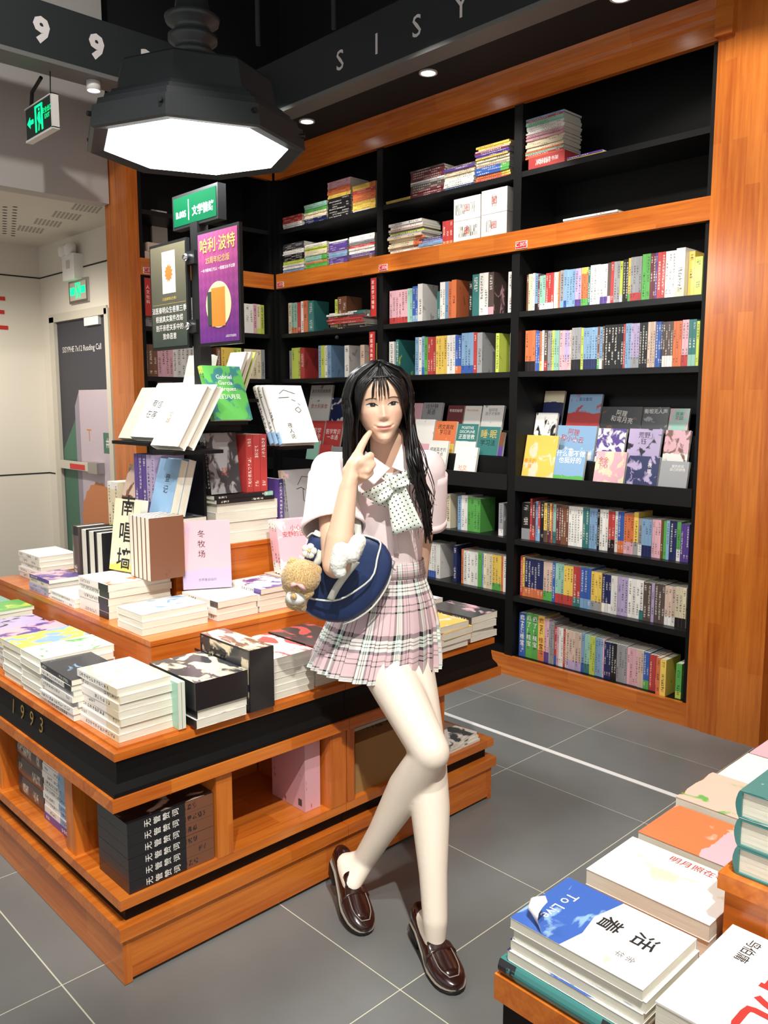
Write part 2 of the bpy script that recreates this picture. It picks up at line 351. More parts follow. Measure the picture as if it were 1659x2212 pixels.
# ---- exit signs and emergency lamp
M['sign_dark'] = plain('exit_sign_panel', (0.012, 0.03, 0.022), .3)
def running_sign(parent, o, x, z, w, h, arrow=-1):
    """pictogram of a running person in a doorway, all flat print"""
    o = Vector(o); x = Vector(x); z = Vector(z); n = x.cross(z) * .0012
    def poly(name, pts, mat): MB().face([o + n + x * (a * w) + z * (b * h) for a, b in pts]).obj(name, mat, parent)
    g = M['green_em']
    for a, b in (((.36, .1), (.42, .92)), ((.60, .1), (.66, .92)), ((.36, .86), (.66, .94))):
        poly('door_pictogram', [a, (b[0], a[1]), b, (a[0], b[1])], g)
    poly('runner_pictogram', [(.47, .12), (.50, .35), (.45, .52), (.50, .70), (.56, .70), (.57, .50), (.60, .30), (.57, .28), (.53, .40), (.51, .12)], g)
    poly('runner_head', [(.50, .74), (.55, .74), (.55, .82), (.50, .82)], g)
    poly('arrow_pictogram', [(.30, .44), (.30, .58), (.17, .58), (.17, .70), (.05, .51), (.17, .32), (.17, .44)] if arrow < 0 else [(.02, .3), (.3, .3), (.3, .72), (.02, .72)], g)
es = empty('hanging_exit_sign', (-4.37, 1.82, 2.86), 'green lit exit sign with arrow hung by chains from the fascia beam', 'exit sign')
MB().box((-.165, -.012, -.075), (.155, .012, .075)).obj('panel', M['sign_dark'], es)
MB().box((.155, -.017, -.08), (.17, .017, .08)).box((-.17, -.017, -.085), (.17, .017, -.075)).box((-.17, -.017, .075), (.17, .017, .08)).obj('edge_frame', M['white'], es)
running_sign(es, (-.165, -.012, -.075), (1, 0, 0), (0, 0, 1), .32, .15)
text(es, '安全出口\nEXIT', M['green_em'], .03, frame((.10, -.0135, .005), (1, 0, 0), (0, 0, 1)), 'exit_lettering')
MB().tube([(.12, 0, .08), (.13, 0, .19)], .003, 6).obj('chain', M['gunmetal'], es)
MB().tube([(-.12, 0, .08), (-.10, 0, .15), (.02, 0, .19)], .010, 6).obj('cable', M['dark'], es)
el = empty('emergency_lamp', (-6.08, 2.741, 2.42), 'white emergency lamp box with twin heads above the fire door', 'emergency lamp')
MB().box((-.10, -.07, -.09), (.10, 0, .09)).obj('box', M['white'], el, bevel=.006)
for sx in (-.055, .045):
    h_ = MB().lathe([(.01, 0), (.05, .03), (.06, .05), (.02, .085)], 18).obj('lamp_head', M['white'], el, True); h_.location = (sx, -.03, .10); h_.rotation_euler = (.9, -.35, 0)
MB().box((-.03, -.072, -.01), (.03, -.07, .05)).obj('vent', M['frame_cream'], el)
e2 = empty('wall_exit_sign', (-6.05, 2.741, 2.255), 'steel framed green exit sign on the wall above the fire door', 'exit sign')
MB().box((-.155, -.018, -.085), (.155, 0, .085)).obj('plate', M['steel'], e2, bevel=.003)
MB().box((-.135, -.0195, -.065), (.135, -.0178, .065)).obj('panel', M['frame_cream'], e2)
running_sign(e2, (-.135, -.0195, -.065), (1, 0, 0), (0, 0, 1), .27, .13, 1)
MB().face([(.05, -.0207, -.02), (.125, -.0207, -.02), (.125, -.0207, .03), (.05, -.0207, .03)]).obj('exit_panel', M['green_em'], e2)

# ---- bookcases
LV = dict(U=2.585, rail0=2.203, rail1=2.300, s1=1.905, s2=1.605, lip1=1.073, lip0=.992, s3=.735, s4=.43, plinth=.102)
YF, YB = 3.49, 3.79
def bookcase(code, label, x0, x1, mtx=None, e=0.0, e2=0.0):
    """bay running along +x from x0 to x1 at front y=YF; MTX re-seats it for the side wall"""
    root = empty('bookcase', (0, 0, 0), label, 'bookcase', 'built-in bookcases')
    def B(n, a, b, mat, bevel=0, parent=root): return bx(n, a, b, mat, parent, bevel)
    B('back_panel', (x0, YB, 0), (x1, YB + .02, 3.06), M['black'])
    for xa, xb in ((x0, x0 + .025), (x1 - .025, x1)): B('side_panel', (xa, YF + .004, .1), (xb, YB, 2.906), M['black'])
    for z in (LV['U'], LV['s1'], LV['s2'], LV['s3'], LV['s4']):
        B('shelf', (x0 + .025, YF + .006, z - .027), (x1 - .025, YB, z), M['shelf_edge'], .0015)
    B('shelf', (x0 + .025, YF + .02, LV['rail1'] - .03), (x1 - .025, YB, LV['rail1'] - .004), M['shelf_edge'])
    B('bottom_board', (x0 + .025, YF + .015, .085), (x1 - .025, YB, .1), M['black'])
    B('rail', (x0, YF - .012, LV['rail0']), (x1 - e, YF + .02, LV['rail1']), M['wood_x'], .002)
    B('plinth', (x0, YF - .012, 0), (x1 - e, YF + .015, LV['plinth']), M['wood_x'], .002)
    B('frieze', (x0, YF - .012, 2.906), (x1 - e, YF + .02, 2.985), M['wood_x'], .002)
    prof = [(-.012, 2.972), (-.026, 2.985), (-.030, 3.0), (-.045, 3.018), (-.052, 3.05), (-.058, 3.064), (.03, 3.064), (.03, 2.972)]
    MB().loft([[(x, YF + a, z) for a, z in reversed(prof)] for x in (x0, x1 - e2)]).obj('crown_moulding', M['wood_x'], root)
    # stepped display ledge
    B('ledge_lip', (x0 + .025, YF - .002, LV['lip0']), (x1 - .025, YF + .012, LV['lip1']), M['shelf_edge'], .0015)
    B('ledge_step', (x0 + .025, YF + .012, LV['lip0']), (x1 - .025, YF + .10, 1.01), M['black'])
    B('ledge_step', (x0 + .025, YF + .095, LV['lip0']), (x1 - .025, YF + .185, 1.155), M['black'])
    B('ledge_step', (x0 + .025, YF + .175, LV['lip0']), (x1 - .025, YB, 1.295), M['black'])
    tp = bx('bay_tag', (x0 + .012, YF - .0165, 2.21), (x0 + .082, YF - .012, 2.246), M['white'], root)
    B('tag_face', (x0 + .0145, YF - .0172, 2.2125), (x0 + .0795, YF - .0163, 2.2435), M['red'], 0, tp)
    text(tp, code, M['letter'], .028, frame((x0 + .047, YF - .0178, 2.228), (1, 0, 0), (0, 0, 1)), 'tag_lettering')
    if mtx is not None: root.matrix_world = mtx
    return root
bookcase('C.007', 'black bookcase bay tagged C.007 beside the wooden end pillar', -2.67, -1.657)
bookcase('C.006', 'black bookcase bay tagged C.006 between bays C.005 and C.007', -3.665, -2.67)
bookcase('C.005', 'black bookcase bay tagged C.005 in the corner of the bookcase wall', -4.66, -3.665)
# side bay faces +X: local x -> world y, local y -> world -x
SIDE = Matrix(((0, -1, 0, -4.69 + YF), (1, 0, 0, 2.50 + 0), (0, 0, 1, 0), (0, 0, 0, 1)))
bookcase('C.004', 'black bookcase bay tagged C.004 at right angles to the others', 0.0, 0.972, SIDE, .0, .045)
def sidept(x, y, z): return SIDE @ Vector((x, y, z))
struct(bx('pillar_end', (-1.657, YF - .013, 0), (-1.585, YB, 2.906), M['wood_z'], None, .002), 'orange wood stile closing bay C.007', 'pillar')
pl = struct(bx('pillar_wide', (-1.585, YF - .022, 0), (-1.327, YB, 3.064), M['wood_z'], None, .002), 'wide orange wood end pillar of the bookcase wall', 'pillar')
struct(bx('trim_2', (-1.657, YF - .05, 2.906), (-1.585, YF + .03, 3.064), M['wood_x'], None, .004), 'wooden crown end above the end pillar', 'trim')
struct(bx('wall_right', (-1.327, YF + .05, 0), (2.3, YB, 3.064), M['wood_z'], None), 'wood clad wall beyond the end pillar', 'wall')
ps = struct(bx('pillar_side', (-4.97, 2.43, 0), (-4.69, 2.50, 2.906), M['wood_z'], None, .002), 'orange wood end panel of the side bookcase', 'pillar')
struct(bx('trim_3', (-4.97, 2.425, 2.906), (-4.66, 2.50, 3.064), M['wood_x'], None, .004), 'wooden crown over the side end panel', 'trim')
struct(bx('pillar_corner', (-4.72, 3.476, 0), (-4.663, 3.80, 2.906), M['black'], None), 'black corner post between two bookcases', 'pillar')
# ================================================================ display island and its neighbour
TX0, TX1, TY0, TY1 = -3.72, -1.832, 0.862, 2.312
def table_unit(x0, x1, y0, y1, edges, label, group='display table units'):
    """one quarter of the island. EDGES: which sides are outer, from 'xXyY' (x=low x side)"""
    r = empty('display_table', (0, 0, 0), label, 'table', group)
    def inset(d, z0, z1, name, mat, bevel=0, gap=0.0008):
        a = [x0 + (d if 'x' in edges else gap), y0 + (d if 'y' in edges else gap)]
        b = [x1 - (d if 'X' in edges else gap), y1 - (d if 'Y' in edges else gap)]
        return bx(name, (a[0], a[1], z0), (b[0], b[1], z1), mat, r, bevel)
    wx = M['wood_y']
    inset(.045, 0.0, .02, 'toe_kick', M['cornice'])
    # base panels
    t = .02
    if 'y' in edges: bx('base_panel', (x0 + .0008, y0, .002), (x1 - .0008, y0 + t, .128), M['wood_x'], r)
    if 'Y' in edges: bx('base_panel', (x0 + .0008, y1 - t, .002), (x1 - .0008, y1, .128), M['wood_x'], r)
    yy0, yy1 = (y0 + t if 'y' in edges else y0 + .0008), (y1 - t if 'Y' in edges else y1 - .0008)
    if 'X' in edges:
        bx('base_panel', (x1 - t, yy0, .012), (x1, yy1, .128), M['wood_y'], r)
        if 'y' in edges: bx('corner_block', (x1 - .001, y0 - .0006, .002), (x1 + .0006, y0 + .022, .128), M['wood_z'], r)
    if 'x' in edges: bx('base_panel', (x0, yy0, .012), (x0 + t, yy1, .128), M['wood_y'], r)
    inset(-.012, .126, .160, 'base_cap', wx, .008)
    inset(.018, .158, .205, 'recess_band', M['cornice'])
    inset(-.004, .203, .230, 'shelf_board', wx, .006)
    inset(-.020, .470, .502, 'rail_moulding', wx, .008)
    # black cornice with a slight flare
    def ring(d, z):
        return [(x0 + (d if 'x' in edges else .0008), y0 + (d if 'y' in edges else .0008), z), (x1 - (d if 'X' in edges else .0008), y0 + (d if 'y' in edges else .0008), z),
                (x1 - (d if 'X' in edges else .0008), y1 - (d if 'Y' in edges else .0008), z), (x0 + (d if 'x' in edges else .0008), y1 - (d if 'Y' in edges else .0008), z)]
    MB().loft([ring(-.012, .502), ring(-.010, .512), ring(.002, .530), ring(.006, .555), ring(.004, .590)]).obj('cornice', M['cornice'], r)
    inset(-.002, .589, .609, 'table_top', wx, .004)
    inset(.014, .608, .6155, 'top_panel', wx, .003)
    return r
XM, YM = -2.64, (TY0 + TY1) / 2 + .012
def posts(r, spec):
    for a, b, m in spec: bx('upright', (a[0], a[1], .230), (b[0], b[1], .471), M[m], r, .002)
T1 = table_unit(XM, TX1, TY0, YM, 'yX', 'orange wood display table quarter nearest the 1993 numerals')
posts(T1, [((-2.158, .868, 0), (-2.108, 1.14, 0), 'wood_z'), ((-2.20, 1.138, 0), (TX1 + .005, 1.188, 0), 'wood_z'), ((-2.20, 1.535, 0), (TX1 + .005, 1.598, 0), 'wood_z'), ((-2.22, 1.19, 0), (-2.20, 1.53, 0), 'wood_y')])
T2 = table_unit(XM, TX1, YM, TY1, 'XY', 'orange wood display table quarter under the customer holding a carton')
posts(T2, [((-2.20, 1.602, 0), (TX1 + .005, 1.632, 0), 'wood_z'), ((-2.20, 2.0, 0), (TX1 - .005, 2.055, 0), 'wood_z'), ((-2.22, 1.64, 0), (-2.20, 2.0, 0), 'wood_y')])
T3 = table_unit(TX0, XM, TY0, YM, 'yx', 'orange wood display table quarter beside the cream passage wall')
posts(T3, [((-2.70, .868, 0), (-2.65, 1.3, 0), 'wood_z')])
T4 = table_unit(TX0, XM, YM, TY1, 'xY', 'orange wood display table quarter facing the side bookcase')
posts(T4, [((-2.9, 2.0, 0), (-2.86, 2.3, 0), 'wood_z')])
for k, ch in enumerate('1993'): text(T1, ch, M['gold'], .062, frame((-2.4935 + .0695 * k, TY0 + .0012, .548), (1, 0, 0), (0, 0.09, 1)), 'gold_numeral')
def riser(label, x0, x1, y0, y1, z0, z1):
    r = empty('display_riser', (x0, y0, z0), label, 'riser', 'stepped risers')
    bx('front_panel', (x0, y0, z0), (x1 - .0165, y0 + .016, z1 - .016), M['wood_x'], r, .0015)
    bx('back_panel', (x0, y1 - .016, z0), (x1 - .0165, y1, z1 - .016), M['wood_x'], r, .0015)
    bx('side_panel', (x1 - .016, y0, z0), (x1, y1, z1 - .016), M['wood_y'], r, .0015)
    bx('side_panel', (x0, y0 + .0165, z0), (x0 + .016, y1 - .0165, z1 - .016), M['wood_y'], r, .0015)
    bx('top_board', (x0 - .003, y0 - .003, z1 - .0158), (x1 + .003, y1 + .003, z1), M['wood_y'], r, .003)
    return r
riser('broad wooden riser standing on the display island', -3.393, -2.163, 1.143, 2.05, .6157, .762)
riser('small upper wooden riser carrying the black book tower', -3.12, -2.485, 1.415, 1.90, .7623, .95)

# ---- second table at the near aisle
r = empty('display_table', (0, 0, 0), 'orange wood display table holding the blue and white novel stack', 'table', 'display table units')
bx('base_body', (-.66, .95, 0), (1.2, 2.15, .16), M['wood_y'], r, .004)
bx('shelf_board', (-.69, .92, .205), (1.2, 2.18, .23), M['wood_y'], r, .004); bx('recess_band', (-.65, .96, .16), (1.2, 2.14, .205), M['cornice'], r)
bx('upright', (-.64, .97, .23), (-.60, 2.13, .472), M['wood_z'], r); bx('upright', (-.59, .97, .23), (-.2, 1.01, .472), M['wood_z'], r)
bx('rail_moulding', (-.715, .895, .470), (1.2, 2.2, .502), M['wood_y'], r, .006)
bx('cornice', (-.695, .915, .502), (1.2, 2.18, .572), M['cornice'], r)
bx('table_top', (-.705, .905, .572), (1.2, 2.19, .612), M['wood_y'], r, .008)
RT = r
rr_ = empty('display_riser', (.1, 1.5, .613), 'wooden riser on the near table under the teal hardbacks', 'riser', 'stepped risers')
bx('side_panel', (-.482, 1.183, .613), (-.466, 1.9, .735), M['wood_y'], rr_, .002); bx('front_panel', (-.482, 1.167, .613), (.9, 1.183, .735), M['wood_x'], rr_, .002)
bx('top_board', (-.49, 1.158, .735), (.9, 1.91, .760), M['wood_y'], rr_, .006)

# ---- pendant lamp: octagonal black shade, lit diffuser
LX, LY, LZ = -2.597, 1.608, 2.30
lp = empty('pendant_lamp', (LX, LY, LZ), 'large black octagonal pendant lamp with glowing white panel', 'pendant lamp')
M['lamp_black'] = plain('lamp_black_enamel', (0.028, 0.034, 0.038), .45, bump=.1, bscale=300)
MB().lathe([(.314, .004), (.362, -.004), (.374, .0), (.366, .066), (.352, .070), (.347, .090), (.328, .094), (.323, .110), (.304, .114), (.299, .128), (.280, .132), (.260, .225), (.250, .234), (.080, .285), (.060, .33)], 8).obj('shade', M['lamp_black'], lp)
MB().lathe([(.315, .003), (.315, .006)], 8).obj('diffuser', M['lamp_em'], lp)
MB().lathe([(r_, z_ - .055) for r_, z_ in [(.06, .345), (.085, .36), (.062, .375), (.062, .39), (.082, .405), (.082, .42), (.06, .43), (.06, .45), (.088, .462), (.092, .478), (.06, .49), (.05, .56), (.03, .64)]], 20).obj('finial', M['lamp_black'], lp, True)
MB().tube([(0, 0, .58), (0, 0, 1.98)], .014, 8).obj('stem', M['lamp_black'], lp)
for k in range(8):
    a = PI / 8 + k * PI / 4 + .35
    MB().tube([(.345 * math.cos(a), .345 * math.sin(a), .042), (.376 * math.cos(a), .376 * math.sin(a), .042)], .008, 8).obj('thumb_screw', M['gunmetal'], lp)
ld = bpy.data.lights.new('pendant_glow', 'AREA'); ld.shape = 'DISK'; ld.size = .6; ld.energy = 34; ld.color = (.98, 1, 1)
lo = bpy.data.objects.new('pendant_glow', ld); COL.objects.link(lo); lo.location = (LX, LY, LZ - .012)
# ================================================================ books: shared unit meshes, colours from object properties
PAL = dict(w=('ece8e0', 'white'), c=('e3d3ae', 'cream'), k=('1d1c20', 'black'), a=('9a9a9c', 'grey'), g=('4fae3f', 'green'), e=('c3d42c', 'lime'), m=('8fc6b0', 'mint'),
           t=('2a7a76', 'teal'), s=('7fa9cf', 'sky-blue'), b=('2f5fb4', 'blue'), n=('232b5e', 'navy'), v=('5b3f94', 'violet'), l=('b9a6cf', 'lilac'), p=('e4a9b4', 'pink'),
           r=('c4322f', 'red'), o=('e2702c', 'orange'), y=('efc52e', 'yellow'), d=('7a4a2e', 'brown'), u=('6e2630', 'burgundy'), i=('5b4a44', 'taupe'), z=('d8b9a4', 'beige'), q=('3a3b40', 'charcoal'))
def pc(c):
    k = rgb(PAL[c][0]); l = .3 * k[0] + .6 * k[1] + .1 * k[2]; return tuple(x * .86 + l * .14 for x in k)
def pn(c): return PAL[c][1]
def attr(nt, name):
    a = nt.nodes.new('ShaderNodeAttribute'); a.attribute_type = 'OBJECT'; a.attribute_name = name; return a
def mathn(nt, op, a, b=None, c=None):
    n = nt.nodes.new('ShaderNodeMath'); n.operation = op
    for i, v in enumerate((a, b, c)):
        if v is None: continue
        if isinstance(v, (int, float)): n.inputs[i].default_value = v
        else: nt.links.new(v, n.inputs[i])
    return n.outputs[0]
def mixc(nt, f, a, b):
    n = nt.nodes.new('ShaderNodeMix'); n.data_type = 'RGBA'
    nt.links.new(f, n.inputs[0])
    for i, v in ((6, a), (7, b)):
        if isinstance(v, tuple): n.inputs[i].default_value = (*v, 1)
        else: nt.links.new(v, n.inputs[i])
    return n.outputs[2]
def sep(nt, v):
    n = nt.nodes.new('ShaderNodeSeparateXYZ'); nt.links.new(v, n.inputs[0]); return n.outputs
# spine print: body, lower zone, upper zone, column of glyph-like marks
m, nt, p = newmat('book_spine_print'); L = nt.links.new
uv = nt.nodes.new('ShaderNodeUVMap'); U = sep(nt, uv.outputs[0]); sp = sep(nt, attr(nt, 'sp').outputs['Vector'])
sa, sb, sc, si = [attr(nt, k).outputs['Color'] for k in ('sa', 'sb', 'sc', 'si')]
col = mixc(nt, mathn(nt, 'LESS_THAN', U[1], sp[0]), sa, sb)
col = mixc(nt, mathn(nt, 'GREATER_THAN', U[1], sp[1]), col, sc)
gy = mathn(nt, 'MULTIPLY', U[1], 95.0); gx = mathn(nt, 'MULTIPLY', U[0], 7.0)
cmb = nt.nodes.new('ShaderNodeCombineXYZ'); L(mathn(nt, 'FLOOR', gx), cmb.inputs[0]); L(mathn(nt, 'FLOOR', gy), cmb.inputs[1]); L(sp[2], cmb.inputs[2])
wn = nt.nodes.new('ShaderNodeTexWhiteNoise'); L(cmb.outputs[0], wn.inputs['Vector'])
ink = mathn(nt, 'GREATER_THAN', wn.outputs['Value'], .42)
ink = mathn(nt, 'MULTIPLY', ink, mathn(nt, 'LESS_THAN', mathn(nt, 'ABSOLUTE', mathn(nt, 'SUBTRACT', U[0], .5)), .24))
ink = mathn(nt, 'MULTIPLY', ink, mathn(nt, 'GREATER_THAN', mathn(nt, 'MODULO', gy, 6.0), 1.6))
blk = nt.nodes.new('ShaderNodeCombineXYZ'); L(mathn(nt, 'FLOOR', mathn(nt, 'MULTIPLY', U[1], 5.0)), blk.inputs[0]); L(sp[2], blk.inputs[1])
wb = nt.nodes.new('ShaderNodeTexWhiteNoise'); L(blk.outputs[0], wb.inputs['Vector'])
ink = mathn(nt, 'MULTIPLY', ink, mathn(nt, 'GREATER_THAN', wb.outputs['Value'], .38))
ink = mathn(nt, 'MULTIPLY', ink, mathn(nt, 'MULTIPLY', mathn(nt, 'GREATER_THAN', U[1], .10), mathn(nt, 'LESS_THAN', U[1], .93)))
col = mixc(nt, mathn(nt, 'MULTIPLY', ink, .85), col, si)
L(col, p.inputs['Base Color']); p.inputs['Roughness'].default_value = .38; p.inputs['Coat Weight'].default_value = .3; p.inputs['Coat Roughness'].default_value = .15
M['spine'] = m
# cover print: base, lower field, painterly blotches
m, nt, p = newmat('book_cover_print'); L = nt.links.new
uv = nt.nodes.new('ShaderNodeUVMap'); U = sep(nt, uv.outputs[0]); cp = sep(nt, attr(nt, 'cp').outputs['Vector'])
ca, cb, cc = [attr(nt, k).outputs['Color'] for k in ('ca', 'cb', 'cc')]
cmb = nt.nodes.new('ShaderNodeCombineXYZ'); L(U[0], cmb.inputs[0]); L(U[1], cmb.inputs[1]); L(cp[2], cmb.inputs[2])
nz = nt.nodes.new('ShaderNodeTexNoise'); nz.inputs['Scale'].default_value = 3.2; nz.inputs['Detail'].default_value = 5; nz.inputs['Distortion'].default_value = .6; L(cmb.outputs[0], nz.inputs['Vector'])
edge = mathn(nt, 'ADD', cp[0], mathn(nt, 'MULTIPLY', mathn(nt, 'SUBTRACT', nz.outputs[0], .5), mathn(nt, 'MULTIPLY', cp[1], .5)))
col = mixc(nt, mathn(nt, 'LESS_THAN', U[1], edge), ca, cb)
thr = mathn(nt, 'SUBTRACT', .74, mathn(nt, 'MULTIPLY', cp[1], .36))
mr = nt.nodes.new('ShaderNodeMapRange'); L(nz.outputs[0], mr.inputs[0]); L(thr, mr.inputs[1]); L(mathn(nt, 'ADD', thr, .06), mr.inputs[2])
col = mixc(nt, mr.outputs[0], col, cc)
L(col, p.inputs['Base Color']); p.inputs['Roughness'].default_value = .35; p.inputs['Coat Weight'].default_value = .35; p.inputs['Coat Roughness'].default_value = .12
M['cover'] = m
m, nt, p = newmat('page_edges'); L = nt.links.new
tc = nt.nodes.new('ShaderNodeTexCoord'); mp = nt.nodes.new('ShaderNodeMapping'); mp.inputs['Scale'].default_value = (2, 2, 45); L(tc.outputs['Object'], mp.inputs[0])
nz = nt.nodes.new('ShaderNodeTexNoise'); nz.inputs['Scale'].default_value = 1.0; nz.inputs['Detail'].default_value = 2; L(mp.outputs[0], nz.inputs['Vector'])
cr = nt.nodes.new('ShaderNodeValToRGB'); cr.color_ramp.elements[0].color = (*rgb('c9c6b4'), 1); cr.color_ramp.elements[0].position = .3; cr.color_ramp.elements[1].color = (*rgb('ece9da'), 1); cr.color_ramp.elements[1].position = .7
L(nz.outputs[0], cr.inputs[0]); L(cr.outputs[0], p.inputs['Base Color']); p.inputs['Roughness'].default_value = .8
M['pages'] = m

def unit_cover(ovx, ovy, b, sx, rounded=False):
    """cover shell of a closed book, unit box: x width from the spine, y height, z thickness (front cover at z=1)"""
    mb = MB(); q = lambda a, mi, uvs: mb.face(a, mi, uvs)
    def slab(z0, z1, front):
        u = [(0, 0), (1, 0), (1, 1), (0, 1)] if front else [(1, 0), (0, 0), (0, 1), (1, 1)]
        q([(0, 0, z1), (1, 0, z1), (1, 1, z1), (0, 1, z1)], 0, u); q([(0, 1, z0), (1, 1, z0), (1, 0, z0), (0, 0, z0)], 0, [u[3], u[2], u[1], u[0]])
        q([(0, 0, z0), (1, 0, z0), (1, 0, z1), (0, 0, z1)], 0, u); q([(1, 0, z0), (1, 1, z0), (1, 1, z1), (1, 0, z1)], 0, [(1, 0), (1, 1), (1, 1), (1, 0)])
        q([(1, 1, z0), (0, 1, z0), (0, 1, z1), (1, 1, z1)], 0, [(1, 1), (0, 1), (0, 1), (1, 1)])
    slab(0, b, False); slab(1 - b, 1, True)
    prof = [(0, 0), (0, 1)] if not rounded else [(0, 0), (-.018, .12), (-.034, .35), (-.038, .5), (-.034, .65), (-.018, .88), (0, 1)]
    for (xa, za), (xb, zb) in zip(prof, prof[1:]):
        q([(xa, 0, za), (xa, 0, zb), (xb, 0, zb)][:2] + [(xb, 0, zb)] if False else [(xa, 1, za), (xa, 0, za), (xb, 0, zb), (xb, 1, zb)], 1, [(za, 1), (za, 0), (zb, 0), (zb, 1)])
    q([(sx, 0, b), (sx, 1, b), (sx, 1, 1 - b), (sx, 0, 1 - b)], 1, [(.5, 0)] * 4)
    n = [(x, z) for x, z in prof]
    q([(x, 0, z) for x, z in reversed(n)] [::-1] + [(sx, 0, 1 - b), (sx, 0, b)], 1, [(.5, .02)] * (len(n) + 2))
    q([(x, 1, z) for x, z in reversed(n)] + [(sx, 1, b), (sx, 1, 1 - b)], 1, [(.5, .98)] * (len(n) + 2))
    return mb
def unit_pages(ox, oy, b, sx): return MB().box((sx * .9, oy, b * .98), (1 - ox, 1 - oy, 1 - b * .98))
CV_SOFT = unit_cover(0, 0, .035, .012).mesh('paperback_cover', [M['cover'], M['spine']]); PG_SOFT = unit_pages(.004, .003, .035, .012).mesh('paperback_pages', [M['pages']])
CV_HARD = unit_cover(0, 0, .07, .02, True).mesh('hardback_cover', [M['cover'], M['spine']]); PG_HARD = unit_pages(.03, .018, .07, .02).mesh('hardback_pages', [M['pages']])
_one = unit_cover(0, 0, .05, .012); _one.box((.011, .004, .049), (.994, .996, .951), 2); CV_ROW = _one.mesh('row_book', [M['cover'], M['spine'], M['pages']])
_bb = MB()
for f_, mi in zip(MB().box((0, 0, 0), (1, 1, 1)).f, range(6)): pass
_b = MB().box((0, 0, 0), (1, 1, 1)); _b.m = [0, 0, 0, 0, 0, 1]; _b.uv = [(1,0),(1,1),(0,1),(0,0), (0,0),(1,0),(1,1),(0,1), (0,0),(1,0),(1,1),(0,1), (0,0),(1,0),(1,1),(0,1), (0,0),(1,0),(1,1),(0,1), (0,1),(0,0),(1,0),(1,1)]
CV_BOX = _b.mesh('slipcase', [M['cover'], M['spine']])

def lum(c): return .3 * c[0] + .6 * c[1] + .1 * c[2]
def dress(o, cols, art=.35, low=.0, zones=(.20, .86), acc=None, ink=None, jitter=.0):
    """cols: palette letters 'main,lower,upper' for the spine; the cover takes main, accent, low field"""
    k = [pc(c) for c in (cols + cols[0] * 3)[:3]] if isinstance(cols, str) else [tuple(c) for c in cols]
    if jitter:
        f = 1 + R.uniform(-jitter, jitter); k = [tuple(min(1, x * f) for x in c) for c in k]
    a = pc(acc) if isinstance(acc, str) else (acc or (k[1] if k[1] != k[0] else tuple(min(1, x * .55 + .02) for x in k[0])))
    i = pc(ink) if isinstance(ink, str) else ((.02, .02, .02) if lum(k[0]) > .22 else (.75, .72, .62))
    o['sa'] = k[0]; o['sb'] = k[1]; o['sc'] = k[2]; o['si'] = i
    lo = zones[0] if k[1] != k[0] else 0.0
    hi = zones[1] if k[2] != k[0] else 2.0
    o['sp'] = (lo, hi, R.uniform(0, 90))
    o['ca'] = k[0]; o['cb'] = k[1]; o['cc'] = a; o['cp'] = (low, art, R.uniform(0, 90))
    return o
def rot3(x, y, z): return Matrix((Vector(x), Vector(y), Vector(z))).transposed()
def place(o, org, rm, dims):
    q = rm.to_4x4(); q.translation = Vector(org); o.matrix_basis = q @ Matrix.Diagonal((*dims, 1)); return o
STAND = rot3((0, 1, 0), (0, 0, 1), (1, 0, 0))          # spine toward -Y, front cover toward +X
LIE = rot3((0, 1, 0), (-1, 0, 0), (0, 0, 1))           # spine toward -Y, lying flat
def book(name, label, cat, group, org, rm, dims, cols, kind='soft', jitter=.06, **k):
    me, pg = {'soft': (CV_SOFT, PG_SOFT), 'hard': (CV_HARD, PG_HARD), 'row': (CV_ROW, None), 'box': (CV_BOX, None)}[kind]
    o = link(name, me); place(o, org, rm, dims); dress(o, cols, jitter=jitter, **k); tag(o, label, cat, group)
    if pg: link('pages', pg, o)
    return o
def title(o, s, size, u, v, mat='ink', vertical=False, name='title', rz=0.0, **k):
    """lettering on the front cover; u, v are cover fractions"""
    if vertical: s = '\n'.join(s); k.setdefault('line', 1.2)
    W, H, T = o.scale
    return text(o, s, M[mat] if isinstance(mat, str) else mat, size, Matrix.Translation((u * W, v * H, T + .0005)) @ Matrix.Rotation(rz, 4, 'Z'), name, **k)
for nm, hx in (('tx_white', 'f2efe8'), ('tx_red', 'b3302a'), ('tx_gold', 'd9b65a'), ('tx_grey', '77777a'), ('tx_orange', 'e07a35'), ('tx_navy', '28305c'), ('tx_blue', '2f6fb5'), ('tx_green', '2f6b4a')): M[nm] = plain(nm, rgb(hx), .5)

